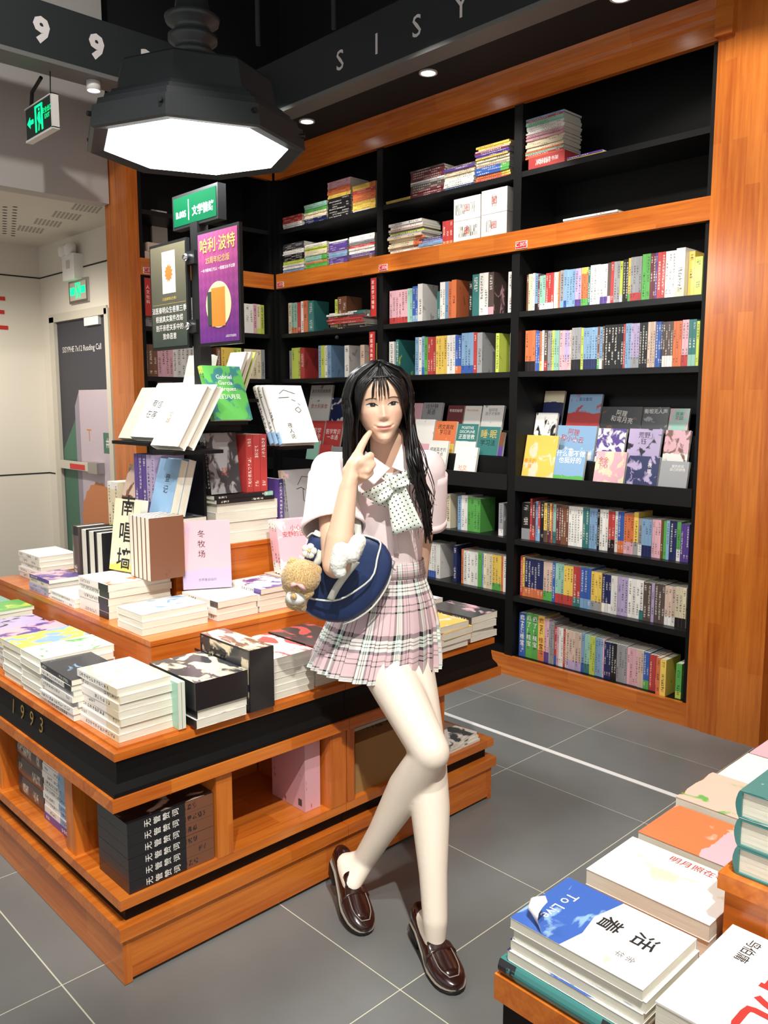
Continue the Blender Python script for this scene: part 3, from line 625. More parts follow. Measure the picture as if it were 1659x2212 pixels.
def parse(s):
    out = []
    for t in s.split():
        n, th, h = 1, None, None
        if '^' in t: t, h = t.split('^')
        if '@' in t: t, th = t.split('@')
        if '*' in t: t, n = t.split('*')
        out += [(t, float(th or 16) / 1000, float(h) / 1000 if h else None)] * int(n)
    return out
def row(spec, x0, x1, z, where, group, name='comic_book', noun='comic', cat='book', h0=.185, depth=.135, y=None, anchor='end pillar', from_end=True, mtx=None, zones=(.20, .84)):
    items = parse(spec); tot = sum(t for _, t, _ in items); sc = (x1 - x0) / tot; x = x0; objs = []; h = h0
    n = sum(1 for c, _, _ in items if c != '_'); k = 0; prev = None; lean = 0
    for c, t, hh in items:
        t *= sc
        if hh: h = hh
        if c == '_': x += t; prev = None; continue
        k += 1
        if c != prev: dj = R.uniform(0, .006); dh = R.uniform(-.003, .003)
        pos = n - k + 1 if from_end else k
        size = 'slim ' if t < .0125 else 'thick ' if t > .021 else ''
        c2 = '-and-'.join(dict.fromkeys(pn(q) for q in c))
        lab = f"{size}{c2} {noun}, {ordinal(pos)} from the {anchor}, {where}"
        org = Vector((x + .0003, (y if y is not None else YF + .046) + dj, z + .0005)); rm = STAND
        if mtx is not None: org = mtx @ org; rm = mtx.to_3x3() @ STAND
        o = book(name, lab, cat, group, org, rm, (depth + R.uniform(-.006, .006), h + dh, t - .0006), c, 'row', zones=zones, jitter=.12)
        prev = c; x += t; objs.append(o)
    return objs
# ---- bay C.007
g = 'comics shelved in bay C.007'
row("d@12 c*2@11 w@13 sk@20 u@10^178 mw*2@17^172 rw*3@15^178 w@13 c@13 o@9 as@22^182 sb@16 s*3@15 lv*2@16 ogy*3@12 t@12 w*3@17^188 wv*2@18 ip@17^192 r@15 a*2@15 ew@13 k*2@13^195 yg@13 ar*4@13^198 g*2@19^204 u*2@13 v@9 r*2@18^205 w*4@15^206", -2.632, -1.815, LV['s1'], "first row under C.007 tag", g)
b_ = book('boxed_set', 'white slipcase of yellow volumes beside the end pillar under the C.007 tag', 'boxed set', None, (-1.812, YF + .016, LV['s1'] + .0005), STAND, (.16, .205, .04), 'wc', 'box', art=0)
row("y@20^190 e@26^165", -1.770, -1.708, LV['s1'], "behind the C.007 slipcase", g + ' by the slipcase')
row("ok*3@20^205 b*2@12^200 oy@15 w@13 ir@18 a*2@14 e@13 m*2@14^195 p*2@15 lp*2@15 z@8 ak*3@17^200 e@13 sn*5@15 dg@12 sw@15 i@10 k*6@16^205 r@9 s*2@14 la*3@14 k*3@13 z*3@12^204 b*2@12 n@10 iw*4@12^200 o*3@13 pr*2@15 tm*2@17 e@13^190", -2.632, -1.708, LV['s2'], "second row under C.007 tag", g, zones=(.25, .84))
row("ka@52^195 r@12^215 ur@20^200 s@15^205 rs@14 k@22 yi@18^200 iu@14 yi@12 r@8 mt@18 u*2@15^198 d*3@14 w*5@16^200 t*2@17 s*3@15 k@13 w*3@15 rk*2@17^196 w@16 bo*2@16 op*3@16 ya@22^200 aw@20^176 sn*3@16^178 p*3@14 d@11 g@16 s@14 n*2@17 gw@18 v*3@13^172", -2.632, -1.708, LV['s3'], "row below C.007 ledge", g, zones=(.30, .86))
row("r@13^215 yo@11^210 no*6@17^205 zg*3@17 b@15 mr*3@15^203 yr*3@16 rt*2@19 bs*3@18 ya*3@17^192 nw*3@15^188 w*2@15 l*3@16 w*3@18 wt@18 i*2@18^186 l@13 i*3@15 zw*3@15 ck*3@15^190", -2.632, -1.708, LV['s4'], "second row below C.007 ledge", g, zones=(.24, .80))
big = row("b@42^240 g*2@40 yo@42 pv*2@15^230 a*3@11^222 rb@16^204 p@15 w*2@13 r@11 c@8 zl*5@18^200 sb@18 mt*2@16 e*2@15^194 s*3@15 p@9 n*3@13^188 k*2@15 a*4@14^184 p*4@15 z*2@15 bg*2@15^178 r*3@15^176", -2.632, -1.83, .1, "bottom row of bay C.007", g, zones=(.24, .9))
for k_, o_ in enumerate(big[:4]): text(o_, '疯\n了\n！\n桂\n宝', M['tx_white' if k_ < 3 else 'tx_red'], .030, frame((-.0007, o_.scale[1] * .60, o_.scale[2] * .5), (0, 0, 1), (0, 1, 0)), 'spine_title', bold=.01, line=1.15)
row("o@17^175 y@24", -1.824, -1.775, .1, "pulled forward in C.007 bottom row", g + ' pulled forward', y=YF + .016)
row("_@20 ge@20^165", -1.765, -1.708, .1, "last of C.007 bottom row", g + ' at the end', y=YF + .035)
# ---- bay C.006
g = 'parenting books shelved in bay C.006'; kw = dict(name='paperback_book', noun='paperback', anchor='C.007 divider')
row("pr*6@16^195 m*2@12^198 bs*2@14^202 w@24^214 _@70 t@14^160 w*2@12^205 s@18 o@14 o@22^212 _@55 k@16^190 t@30^224 w*2@20^224 ip@24^222 _@60 w@22^210 _@10", -3.63, -2.70, LV['s1'], "first row under C.006 tag", g, **kw)
row("w@26^200 _@6 te@16^212 _@88 s@16^214 w@15 sb@14^216 g@16^212 r*3@13 y*4@13 w*3@13 bo*2@14 sb*4@14^216 r@14 a@22^214 _@58 e@14^206 _@46 w@20^200", -3.63, -2.70, LV['s2'], "second row under C.006 tag", g, **kw)
row("pw*4@16^190 t@16 w*3@14^195 a*2@16 w*3@15^192 _@60 cw@20^196 _@32 s@14^194 w*2@13 g*4@13^188 _@72 aw@18^176 _@30", -3.63, -2.70, LV['s3'], "row below C.006 ledge", g, **kw)
row("nw*4@16^205 a*3@18 pv@18^215 _@48 wb*6@11^198 w@20 _@64 n@18^208 _@24 o@10^196 w*4@17^194 g@17 s@10 c*3@13 yg*3@13 o@9 w*2@15", -3.63, -2.70, LV['s4'], "second row below C.006 ledge", g, **kw)
# ---- bay C.005
g = 'books shelved in bay C.005'; kw = dict(name='paperback_book', noun='softback', anchor='C.006 divider')
row("c@16^205 mo*2@14 r@18 w@15 o@20 t@28^206 _@100 e@12^190 d*2@20^205 _@130 w@8^205 c@10^200", -4.61, -3.70, LV['s1'], "first row under C.005 tag", g, **kw)
row("a@12^190 e*3@15^206 r@22^204 _@66 s@14^208 e@15 w@14 s@18 _@60 w@20^200 _@50 z@18^196 _@20 t@14^200 y*2@13 w@9", -4.61, -3.70, LV['s2'], "second row under C.005 tag", g, **kw)
# ---- side bay C.004
g = 'books shelved in bay C.004'; kw = dict(name='paperback_book', noun='paperback', anchor='corner post', mtx=SIDE)
row("a*2@16^200 w*3@14 u@18 c*3@15 k@14 w*4@16 t@16 _@60 y@16^196 c*2@15 w*2@16 w@14 p@14 ce@14 e@14", .03, .93, LV['s1'], "first row under C.004 tag", g, **kw)
row("d*3@16^196 p*4@14 w*5@16 sr@14 k@18 t@26 _@30 d@20^200 y*3@16 ey*2@17 k@14 c*4@18 a@16", .03, .93, LV['s2'], "second row under C.004 tag", g, **kw)

# ---- lying stacks in the upper zone, spines to the front
def stack(spec, x0, x1, z, where, group, dep=.15, name='stacked_book', y=YF + .0225, mess=.006, th=None, mtx=None, noun='book'):
    items = parse(spec); zz = z + .0006; n = len(items)
    if mtx is None:
        for e in (-4.66, -3.665, -2.67):
            if e - .2 < x0 < e + .029 and x1 > e: x1 += e + .029 - x0; x0 = e + .029
        for e in (-3.665, -2.67, -1.657):
            if e - .029 < x1 < e + .2 and x0 < e: x0 += e - .029 - x1; x1 = e - .029
    for k, (c, t, hh) in enumerate(items):
        w = (x1 - x0) - R.uniform(0, mess); dx = R.uniform(0, (x1 - x0) - w)
        c2 = '-and-'.join(dict.fromkeys(pn(q) for q in c))
        lab = f"{c2} {noun}, {ordinal(n - k)} from the top {where}"
        org = Vector((x1 - dx, y + R.uniform(0, mess), zz)); rm = LIE
        if mtx is not None: org = mtx @ org; rm = mtx.to_3x3() @ LIE
        book(name, lab, 'book', group, org, rm, (dep, w, t - .0003), c, 'row', zones=(.25, .8), jitter=.15); zz += t
def sx_(px, py=400): return aty(px, py, YF + .02).x
g = 'lying books above the wooden rail'
ZU, ZR = LV['U'], LV['rail1'] - .004
o = book('boxed_set', 'long red box with white lettering under the tall stack in bay C.007', 'boxed set', None, (sx_(1216) + .012, YF + .01, ZU + .0005), LIE, (.20, .21, .055), 'rrr', 'box', art=0)
text(o, '成长必读书架', M['tx_white'], .022, frame((-.0006, .10, .028), (0, -1, 0), (0, 0, 1)), 'box_lettering')
stack("o@9 r@9 m@9 o@9 c*6@8 p*4@8 w*4@8 m*3@8 r@8 s@9", sx_(1124), sx_(1205), ZU + .056, "of the tall stack on the red box", g, mess=.012)
stack("y@9 v@9", sx_(1222), sx_(1300), ZU, "of the thin pair beside the red box", g)
stack("w@9 a@8 w@9", sx_(1217), sx_(1335), ZR, "of the lone stack on the C.007 rail", g)
stack("y@10 y@10", sx_(830), sx_(884), ZU, "of the yellow pair above the C.006 rail", g)
stack("u*3@13 i*2@14 a@13 w@8 u*4@13 i@10", sx_(885), sx_(958), ZU, "of the burgundy stack in bay C.006", g)
stack("b@13 w*4@12 c*2@12 z@12 v@14 i@12", sx_(955), sx_(1022), ZU, "of the pale stack in bay C.006", g, mess=.02)
stack("r@12 oy*2@12 bg*3@13 z@14 c*2@13 y@8 v*2@9 u@10 p@9 y*2@11", sx_(1023), sx_(1098), ZU, "of the colourful stack at the C.007 divider", g, mess=.02)
stack("w*2@14 co*5@12 c@14 l@8 e@14 a@8 z@13 w*2@16", sx_(835), sx_(912), ZR, "of the untidy stack on the C.006 rail", g, mess=.03)
stack("w*2@10 s*2@11 v@10 n@10", sx_(903), sx_(957), ZR, "of the low stack on the C.006 rail", g)
row("ro*3@14^130", sx_(955), sx_(978), ZR, "red trio on the rail", 'red volumes on the C.006 rail', name='paperback_book', noun='volume', anchor='gift boxes', y=YF + .0225)
cart = [(984, 1043, 0, .115), (1044, 1101, 0, .12), (984, 1043, .117, .115), (1044, 1101, .122, .12)]
for k, (pa, pb, dz, hh) in enumerate(cart):
    xa, xb = sx_(pa) - .012, sx_(pb) - .016
    o = book('gift_box', ['white printed gift box at the foot of its stack beside the red volumes', 'white printed gift box at the foot of its stack beside the C.007 divider', 'white printed gift box on top of its stack above the red volumes', 'white printed gift box on top of its stack beside the C.007 divider'][k],
             'box', 'white gift boxes on the rail', (xb, YF + .0225, ZR + dz + .0008), LIE, (.17, xb - xa, hh), 'www', 'box', art=0)
    text(o, '圈', M['tx_red'], .04, frame((-.0006, (xb - xa) * .5, hh * .5), (0, -1, 0), (0, 0, 1)), 'red_emblem')
stack("w@18 w@18 r*3@15", sx_(608), sx_(650), ZU, "of the red-and-white stack in bay C.005", g)
stack("n*3@11 c*3@12 g*2@12 m*2@14", sx_(655), sx_(704), ZU, "of the green stack in bay C.005", g)
stack("k*8@15 y*2@12 o*3@12 p*4@10", sx_(706), sx_(756), ZU, "of the black-and-orange stack in bay C.005", g)
stack("wy@12 y*4@12 o*4@12 r*2@10 yo*3@10", sx_(760), sx_(810), ZU, "of the orange stack at the C.006 divider", g)
stack("s*3@10 w*3@10 e*2@12 k*4@10 w*3@9 q*5@9", sx_(606), sx_(652), ZR, "of the black-and-white stack on the C.005 rail", g)
stack("g*4@10 o@10 mg*4@10 c*3@10 e*2@11 w*2@10", sx_(656), sx_(704), ZR, "of the green-tinted stack on the C.005 rail", g)
stack("v*5@10 s*3@10 l@10 v*4@13 w@10", sx_(707), sx_(748), ZR, "of the violet stack on the C.005 rail", g)
stack("d*3@10 v*2@10 w*3@11 r*2@9 a*2@10 w*3@11", sx_(752), sx_(808), ZR, "of the mixed stack on the C.005 rail", g)
stack("k*2@11 z@12 r*4@10 p@10 wt*2@12", sx_(700, 690), sx_(782, 690), LV['s1'], "of the red stack under the C.005 tag", g, y=YF + .012, mess=.05)
for k in range(2):
    bx_ = book('gift_box', ['plain beige box lying flat above the C.004 tag', 'plain beige box on top of another above the C.004 tag'][k], 'box', None, SIDE @ Vector((.24, YF + .03, ZR + .055 * k + .001)), SIDE.to_3x3() @ LIE, (.16, .19 - .02 * k, .053), 'zzz', 'box', art=0)
# red hanging category markers on the dividers
M['marker'] = plain('marker_red', rgb('b9302c'), .4)
def marker(o, s, label, w=.055, h=.23, mtx=None):
    r = empty('category_marker', o, label, 'sign', 'red category markers on the bookcase uprights')
    MB().box((0, -.006, 0), (w, 0, h)).obj('holder', M['dark'], r); MB().box((.004, -.0075, .004), (w - .004, -.006, h - .004)).obj('card', M['marker'], r)
    text(r, '\n'.join(s), M['tx_white'], .024, frame((w * .42, -.0082, h * .56), (1, 0, 0), (0, 0, 1)), 'marker_lettering', line=1.2)
    if mtx is not None: r.rotation_euler = (0, 0, PI / 2)
marker(aty(802, 686, YF - .004), '家庭学习辅导', 'red marker card on the upright above the customer, upper one')
marker(aty(799, 800, YF - .004), '家庭成长教育', 'red marker card on the upright above the customer, lower one')
marker(aty(583, 803, YF - .004), '美容', 'red marker card on the corner post beside bay C.005')
marker(Vector((-4.686, 2.515, 1.96)), '人文社科', 'red marker card on the upright of bay C.004', mtx=1)
# ================================================================ faced-out books, island books, sign stand
def faced(label, P, W, H, T, cols, head=0.0, lean=10.0, copies=1, group=None, kind='soft', name='faced_book', titles=(), fit=None, **k):
    """cover toward the reader; P = front bottom corner on the spine side, HEAD = heading of the width axis in degrees from +X"""
    h, a = math.radians(head), math.radians(lean)
    U = Vector((math.cos(h), math.sin(h), 0)); Nh = Vector((math.sin(h), -math.cos(h), 0)); Zv = Vector((0, 0, 1))
    V = Zv * math.cos(a) - Nh * math.sin(a); Nn = Nh * math.cos(a) + Zv * math.sin(a); rm = rot3(U, V, Nn); out = None
    for c in range(copies):
        lab = label if c == 0 else f"{ordinal(c + 1)} copy behind the {label}"
        org = Vector(P) - Nn * (T * (c + 1) + .0004 * c); org = org + V * ((P[2] + .0004 - org.z) / V.z)
        o = book(name, lab, 'book', group, org, rm, (W, H, T), cols, kind, **k)
        if c == 0:
            out = o
            for t in titles: title(o, *t[:4], **(t[4] if len(t) > 4 else {}))
    return out
SOUR = 12.0
def ledge(rown, pxl, pxr, pyt, label, cols, titles=(), T=.014, **k):
    """book on the stepped ledge of the bookcase wall, fitted between two photo columns"""
    y = {1: YF + .038, 2: YF + .122, 3: YF + .203}[rown]; z = {1: 1.0105, 2: 1.1555, 3: 1.2955}[rown]
    A = aty(pxl, pyt + 40, y + .02); B = aty(pxr, pyt + 40, y + .02); top = aty((pxl + pxr) / 2, pyt, y + .03)
    for e in (-4.66, -3.665, -2.67):
        if abs(A.x - e) < .1 and A.x < e + .028: A.x = e + .028
        if abs(B.x - e) < .1 and B.x > e - .028 and A.x < e: B.x = e - .028
    H = (top.z - z) / math.cos(math.radians(SOUR)); W = B.x - A.x
    tt = [(s, sz * W, u, v, kk) for s, sz, u, v, kk in titles]
    return faced(label, (A.x, y, z), W - .002, H, T, cols, 0, SOUR, group='books faced out on the bookcase ledge', titles=tt, **k)
D_ = dict
# bay C.007
ledge(1, 1118, 1198, 942, 'yellow picture book faced out on the C.007 ledge lip', 'ycw', art=.6, low=.0, acc='c', titles=[('春天的\n信', .13, .22, .45, D_(mat='tx_orange'))])
ledge(1, 1196, 1261, 974, 'blue and green picture book faced out beside the yellow one', 'sgw', art=.25, low=.36, acc='w', titles=[('什么都不做\n也挺好的', .19, .5, .82, D_(mat='tx_white', bold=.01))])
ledge(1, 1283, 1349, 977, 'pink illustrated novel faced out on the C.007 ledge lip', 'pzw', art=.7, acc='c', titles=[('全全\n下心', .17, .26, .72, D_(mat='tx_red'))])
ledge(1, 1351, 1421, 987, 'dark navy illustrated novel faced out on the C.007 ledge lip', 'nvk', art=.55, acc='l', titles=[('夜雨', .14, .72, .70, D_(mat='tx_white', vertical=True))])
ledge(1, 1423, 1485, 998, 'grey book with dark arch faced out beside the end pillar', 'aak', art=.15, acc='n', titles=[('爱的彩虹\n自己的颜色', .11, .62, .82, D_(mat='tx_white'))])
ledge(2, 1134, 1198, 893, 'white and green picture book behind the yellow one', 'wgk', art=.55, low=.5, acc='k')
ledge(2, 1201, 1286, 921, 'sky blue picture book with red title on the C.007 ledge', 'stw', art=.45, acc='w', titles=[('阿狸\n和小小云', .15, .42, .70, D_(mat='tx_red', rz=-.1))])
ledge(2, 1289, 1350, 927, 'violet and white illustrated novel on the C.007 ledge', 'vlw', art=.8, acc='w')
ledge(2, 1356, 1427, 928, 'dusky lilac illustrated novel with black title on the C.007 ledge', 'lik', art=.5, acc='k', titles=[('荒野\n钰', .18, .48, .72, D_(mat='ink'))])
ledge(2, 1434, 1489, 931, 'pale pink novel with a couple on the C.007 ledge', 'pwz', art=.6, acc='d', low=.35)
ledge(3, 1140, 1215, 846, 'cream comic with blue picture on the top ledge step', 'cnw', art=.2, low=.72, acc='k', titles=[('夏', .22, .78, .62, D_(mat='ink'))])
ledge(3, 1226, 1297, 853, 'pale blue comic with red picture on the top ledge step', 'srb', art=.5, low=.5, acc='r', titles=[('夏日重现', .1, .5, .86, D_(mat='tx_navy'))])
ledge(3, 1299, 1386, 880, 'dark grey landscape picture book on the top ledge step', 'qqw', art=.3, acc='d', titles=[('阿狸\n  和弯月亮', .14, .5, .62, D_(mat='tx_white', rz=-.12))])
ledge(3, 1388, 1444, 881, 'dark book with bold white title on the top ledge step', 'qqa', art=.4, acc='a', titles=[('街坦无人声', .18, .5, .83, D_(mat='tx_white', bold=.01))])
ledge(3, 1446, 1489, 884, 'mint picture book on the top ledge step beside the pillar', 'mcw', art=.6, acc='p', titles=[('原来\n花园', .2, .5, .7, D_(mat='tx_green'))])
ledge(3, 1116, 1134, 887, 'narrow navy comic at the divider on the top ledge step', 'nkw', art=.4)
# bay C.006
ledge(1, 922, 963, 953, 'white book with mint border on the C.006 ledge lip', 'wmt', art=0, low=.0, titles=[('成就英才的\n5个支点', .17, .5, .70, D_())])
ledge(1, 982, 1028, 967, 'white book with orange title on the C.006 ledge lip', 'wow', art=.1, low=.0, titles=[('社交\n入门课', .2, .40, .30, D_(mat='tx_orange'))])
ledge(2, 893, 936, 907, 'white parenting book with cartoon faces on the C.006 ledge', 'wpk', art=.35, low=.25, acc='d')
ledge(2, 938, 983, 911, 'orange study guide on the C.006 ledge', 'oyo', art=.2, low=.28, acc='y', titles=[('语文高效\n学习法', .19, .5, .72, D_())])
ledge(2, 986, 1030, 917, 'dark teal and white parenting book on the C.006 ledge', 'twt', art=.1, low=.42, titles=[('POSITIVE\nDISCIPLINE', .15, .5, .80, D_(mat='tx_white')), ('正面管教', .2, .5, .56, D_(mat='tx_white'))])
ledge(2, 1032, 1078, 923, 'bright teal study guide on the C.006 ledge', 'tts', art=.1, low=.3, acc='m', titles=[('睡·眠', .34, .5, .72, D_(mat='tx_gold')), ('学习法', .24, .5, .42, D_(mat='ink'))])
ledge(2, 1079, 1089, 935, 'narrow orange edged book beside the C.007 divider ledge', 'dvo', art=.1, low=.4)
ledge(3, 893, 912, 872, 'pink language primer on the top C.006 ledge step', 'pup', art=.1)
ledge(3, 913, 955, 871, 'grey-teal language primer on the top C.006 ledge step', 'ams', art=.15, titles=[('15分钟\n英语', .22, .45, .72, D_())])
ledge(3, 967, 1002, 877, 'burgundy parenting book on the top C.006 ledge step', 'uuk', art=.2, titles=[('夸奖的秘密', .16, .5, .76, D_(mat='tx_white'))])
ledge(3, 1004, 1040, 878, 'plain pale book on the top C.006 ledge step', 'wac', art=.15, titles=[('EMOTIONAL', .13, .45, .80, D_(mat='tx_orange'))])
ledge(3, 1042, 1088, 877, 'grey white parenting book on the top C.006 ledge step', 'wad', art=.3, titles=[('如何说\n孩子才肯听', .14, .5, .72, D_(mat='tx_grey'))])
# bay C.005
ledge(3, 664, 712, 833, 'grey white cookbook on the top C.005 ledge step', 'wad', art=.3, low=.0, acc='d', titles=[('意大利经典美食', .12, .5, .84, D_()), ('意大利美食', .15, .5, .45, D_(mat='tx_red'))])
ledge(3, 714, 760, 860, 'dark blue cookbook with a white dish on the C.005 ledge', 'naw', art=.5, acc='w')
ledge(2, 671, 700, 910, 'red medical handbook at the upright side of the C.005 ledge', 'rrr', art=.1, titles=[('医学\n常识', .3, .5, .45, D_(mat='tx_white'))])
ledge(2, 702, 738, 910, 'red medical handbook behind the customer on the C.005 ledge', 'rrr', art=.1, titles=[('医学常识\n一本通', .22, .5, .45, D_(mat='tx_white'))])
ledge(1, 662, 687, 952, 'cyan book on the C.005 ledge lip', 'mms', art=.1); ledge(1, 689, 714, 962, 'red book on the C.005 ledge lip', 'rrk', art=.2); ledge(1, 716, 745, 966, 'grey book on the C.005 ledge lip behind the customer', 'aaq', art=.4)
# faced or leaning covers inside rows
def incov(px, py, W, H, label, cols, lean, head, dy, titles=(), **k):
    P = aty(px, py, YF + dy); P.z += .002
    return faced(label, P, W, H, .012, cols, head, lean, titles=[(s, z * W, u, v, kk) for s, z, u, v, kk in titles], group='books leaning inside the bookcase rows', **k)

# ---------------------------------------------------------------- lying stacks on the tables
def pile(x0, y0, z, W, H, items, where, group, spine='-y', kind='soft', mess=.004, name='table_book', titles=(), art=.3, **k):
    """lying books, near corner region starting at (x0,y0); spine '-y' means length H runs along X, '-x' along Y"""
    it = parse(items); zz = z + .0006; n = len(it); last = None
    for i, (c, t, _h) in enumerate(it):
        dx, dy, ang = R.uniform(-mess, mess), R.uniform(-mess, mess), R.uniform(-mess, mess) * 4
        rm = {'-y': LIE, '-x': rot3((1, 0, 0), (0, 1, 0), (0, 0, 1)), '+y': rot3((0, -1, 0), (1, 0, 0), (0, 0, 1)), '+x': rot3((-1, 0, 0), (0, -1, 0), (0, 0, 1))}[spine]
        ox, oy = {'-y': (x0 + H, y0), '-x': (x0, y0), '+y': (x0, y0 + W), '+x': (x0 + W, y0 + H)}[spine]
        rz = Matrix.Rotation(ang, 3, 'Z'); c2 = '-and-'.join(dict.fromkeys(pn(q) for q in c))
        cov = 'topmost' if i == n - 1 else ordinal(n - i) + ' from the top'
        lab = f"{c2} book, {cov} {where}" if n > 1 else f"{c2} book lying {where}"
        o = book(name, lab, 'book', group, (ox + dx, oy + dy, zz), rz @ rm, (W, H, t - .0004), c, kind, art=art if i == n - 1 else .2, **k); zz += t; last = o
    for t in titles: title(last, *t[:4], **(t[4] if len(t) > 4 else {}))
    return last
TT, TA, TB = .6155, .762, .95
g = 'books stacked along the island edge'
o = pile(-2.097, .896, TT, .15, .225, "wc*7@19.5", "of the seven-high white stack at the island corner", g, acc='z', art=.62, zones=(.3, .9))
pile(-2.292, .875, TT, .145, .212, "w@19 w@18 wa@16 w@16 a@14 wq@15 q@16", "of the grey stack by the corner stack", g, acc='s', art=.4, mess=.008)
pile(-2.440, .872, TT, .15, .218, "w*6@20", "of the shrink-wrapped white stack with green cover", g, '-x', acc='g', art=.45)
pile(-2.60, .880, TT, .15, .215, "w*4@20 c@18 y@18", "of the stack with the yellow and blue cover", g, '-x', acc='s', art=.7)
pile(-2.765, .90, TT, .15, .215, "a*3@18 l*2@16 p@14", "of the stack with the magenta cover", g, '-x', acc='v', art=.7)
pile(-2.935, .885, TT, .15, .215, "w*3@20 z@14 k@8 l@10", "of the curled cover stack by the green book", g, '-x', acc='k', art=.5)
pile(-3.115, .90, TT, .15, .215, "w*4@20 c@20 g@12", "of the stack with the green cover", g, '-x', acc='e', art=.5)
pile(-3.30, .895, TT, .15, .215, "w*4@20 m*2@10", "of the pale stack toward the passage", g, '-x', acc='g', art=.3)
pile(-2.335, 1.03 - .14, TT, .10, .02, "w@10", "under the stacks", g) if False else None
for k in range(2):
    book('wrapped_book', ['shrink-wrapped pale book standing beside the corner stack', 'shrink-wrapped pale book standing beside the black boxes'][k], 'book', 'wrapped pale books standing on edge', (-1.99, 1.0515 + .011 * k, TT + .0008), rot3((1, 0, 0), (0, 0, 1), (0, -1, 0)) @ Matrix.Rotation(0, 3, 'X'), (.15, .125, .010), 'mcw', 'soft', art=.1)
pile(-2.048, 1.078, TT, .155, .232, "wk*2@24", "of the white pair under the black boxes", g, acc='q', art=.1, zones=(.3, .9))
M['box_art'] = M['cover']
o = book('boxed_set', 'shrink-wrapped black boxed set lying on the white pair', 'boxed set', 'black boxed sets on the island', (-1.812, 1.076, TT + .0495), LIE, (.160, .236, .074), 'kkk', 'box', art=.0)
MB().face([(.002, .002, 1.002), (.998, .002, 1.002), (.998, .998, 1.002), (.002, .998, 1.002)], 0, [(0, 0), (1, 0), (1, 1), (0, 1)]).obj('lid_print', M['cover'], o); dress(o.children[0], 'cid', art=.8, acc='q')
o = book('boxed_set', 'shrink-wrapped black boxed set standing upright between the stacks', 'boxed set', 'black boxed sets on the island', (-1.812, 1.243, TT + .0008), rot3((0, 1, 0), (0, 0, 1), (1, 0, 0)) @ Matrix.Diagonal((1, 1, 1)), (.080, .172, .001), 'kkk', 'box', art=.0)
o.matrix_basis = Matrix.Translation((-2.058, 1.243, TT + .0008)) @ Matrix.Diagonal((.246, .080, .172, 1))
pr = MB().face([(.02, -.003, .03), (.98, -.003, .03), (.98, -.003, .97), (.02, -.003, .97)], 0, [(0, 0), (1, 0), (1, 1), (0, 1)]).obj('front_print', M['cover'], o); dress(pr, 'cid', art=.85, acc='q')
pr = MB().face([(0.01, .01, 1.003), (.99, .01, 1.003), (.99, .99, 1.003), (.01, .99, 1.003)], 0, [(0, 0), (1, 0), (1, 1), (0, 1)]).obj('top_print', M['cover'], o); dress(pr, 'dkc', art=.75, acc='c')
text(o, '大藏', M['ink'], .085, frame((.05, -.0012, .10), (1, 0, 0), (0, 0, 1)), 'box_title', bold=.01)
pile(-2.078, 1.332, TT, .16, .232, "w*5@20 wk@20", "of the white stack beside the upright black box", g, acc='r', art=.75, mess=.002)
pile(-2.085, 1.505, TT, .16, .232, "w*5@20 kr@20", "of the white stack behind the customer's skirt", g, acc='r', art=.6, mess=.002)
# far corner of the island, behind the customer
g = 'books at the far end of the island'
pile(-2.04, 2.010, TT, .15, .225, "zo@22 zo@22 yo@24 yo@22", "of the orange stack beside the skirt", g, '+y', acc='w', art=.5, mess=.008)
pile(-2.05, 2.172, TT, .145, .225, "w@22 wa@20 w@24 q@26", "of the grey-covered stack at the far island corner", g, '-y', acc='p', art=.5, mess=.012)
pile(-2.30, 2.172, TT, .145, .215, "w@24 w@24 a@22 vw@26", "of the violet and white stack behind the customer", g, '-y', acc='w', art=.8, mess=.006)
# lower riser
g = 'books stacked on the broad riser'
o = pile(-2.385, 1.152, TA, .155, .225, "w*3@21", "of the low stack with the blue oval cover", g, '-x', acc='s', art=.6, mess=.003)
o = pile(-2.685, 1.165, TA, .225, .21, "wk*5@22.5", "of the shrink-wrapped stack beside the blue oval", g, '-y', acc='o', art=.35, mess=.002, zones=(.3, 2))
pile(-2.425, 1.400, TA, .155, .21, "w*2@21 wi@21", "of the stack under the pink novel", g, '-y', acc='a', art=.2)
pile(-2.405, 1.566, TA, .155, .19, "w*3@20 wv@18", "of the stack behind the brown bear plush", g, '-y', acc='v', art=.65)
pile(-2.425, 1.735, TA, .155, .21, "w*3@20 z@20", "of the stack at the broad riser's end", g, '-y', acc='w', art=.4)
pile(-3.085, 1.152, TA, .128, .172, "l@16 la@16 c@16 v@14", "of the small violet stack on the broad riser", g, '-y', acc='p', art=.7)
pile(-2.90, 1.150, TA, .125, .205, "w*2@15", "of the low pair beside the violet stack", g, '-y', acc='l', art=.3)
pile(-3.375, 1.225, TA, .15, .205, "w*5@20", "of the plain riser stack by the passage", g, '-y', acc='c', art=.1)
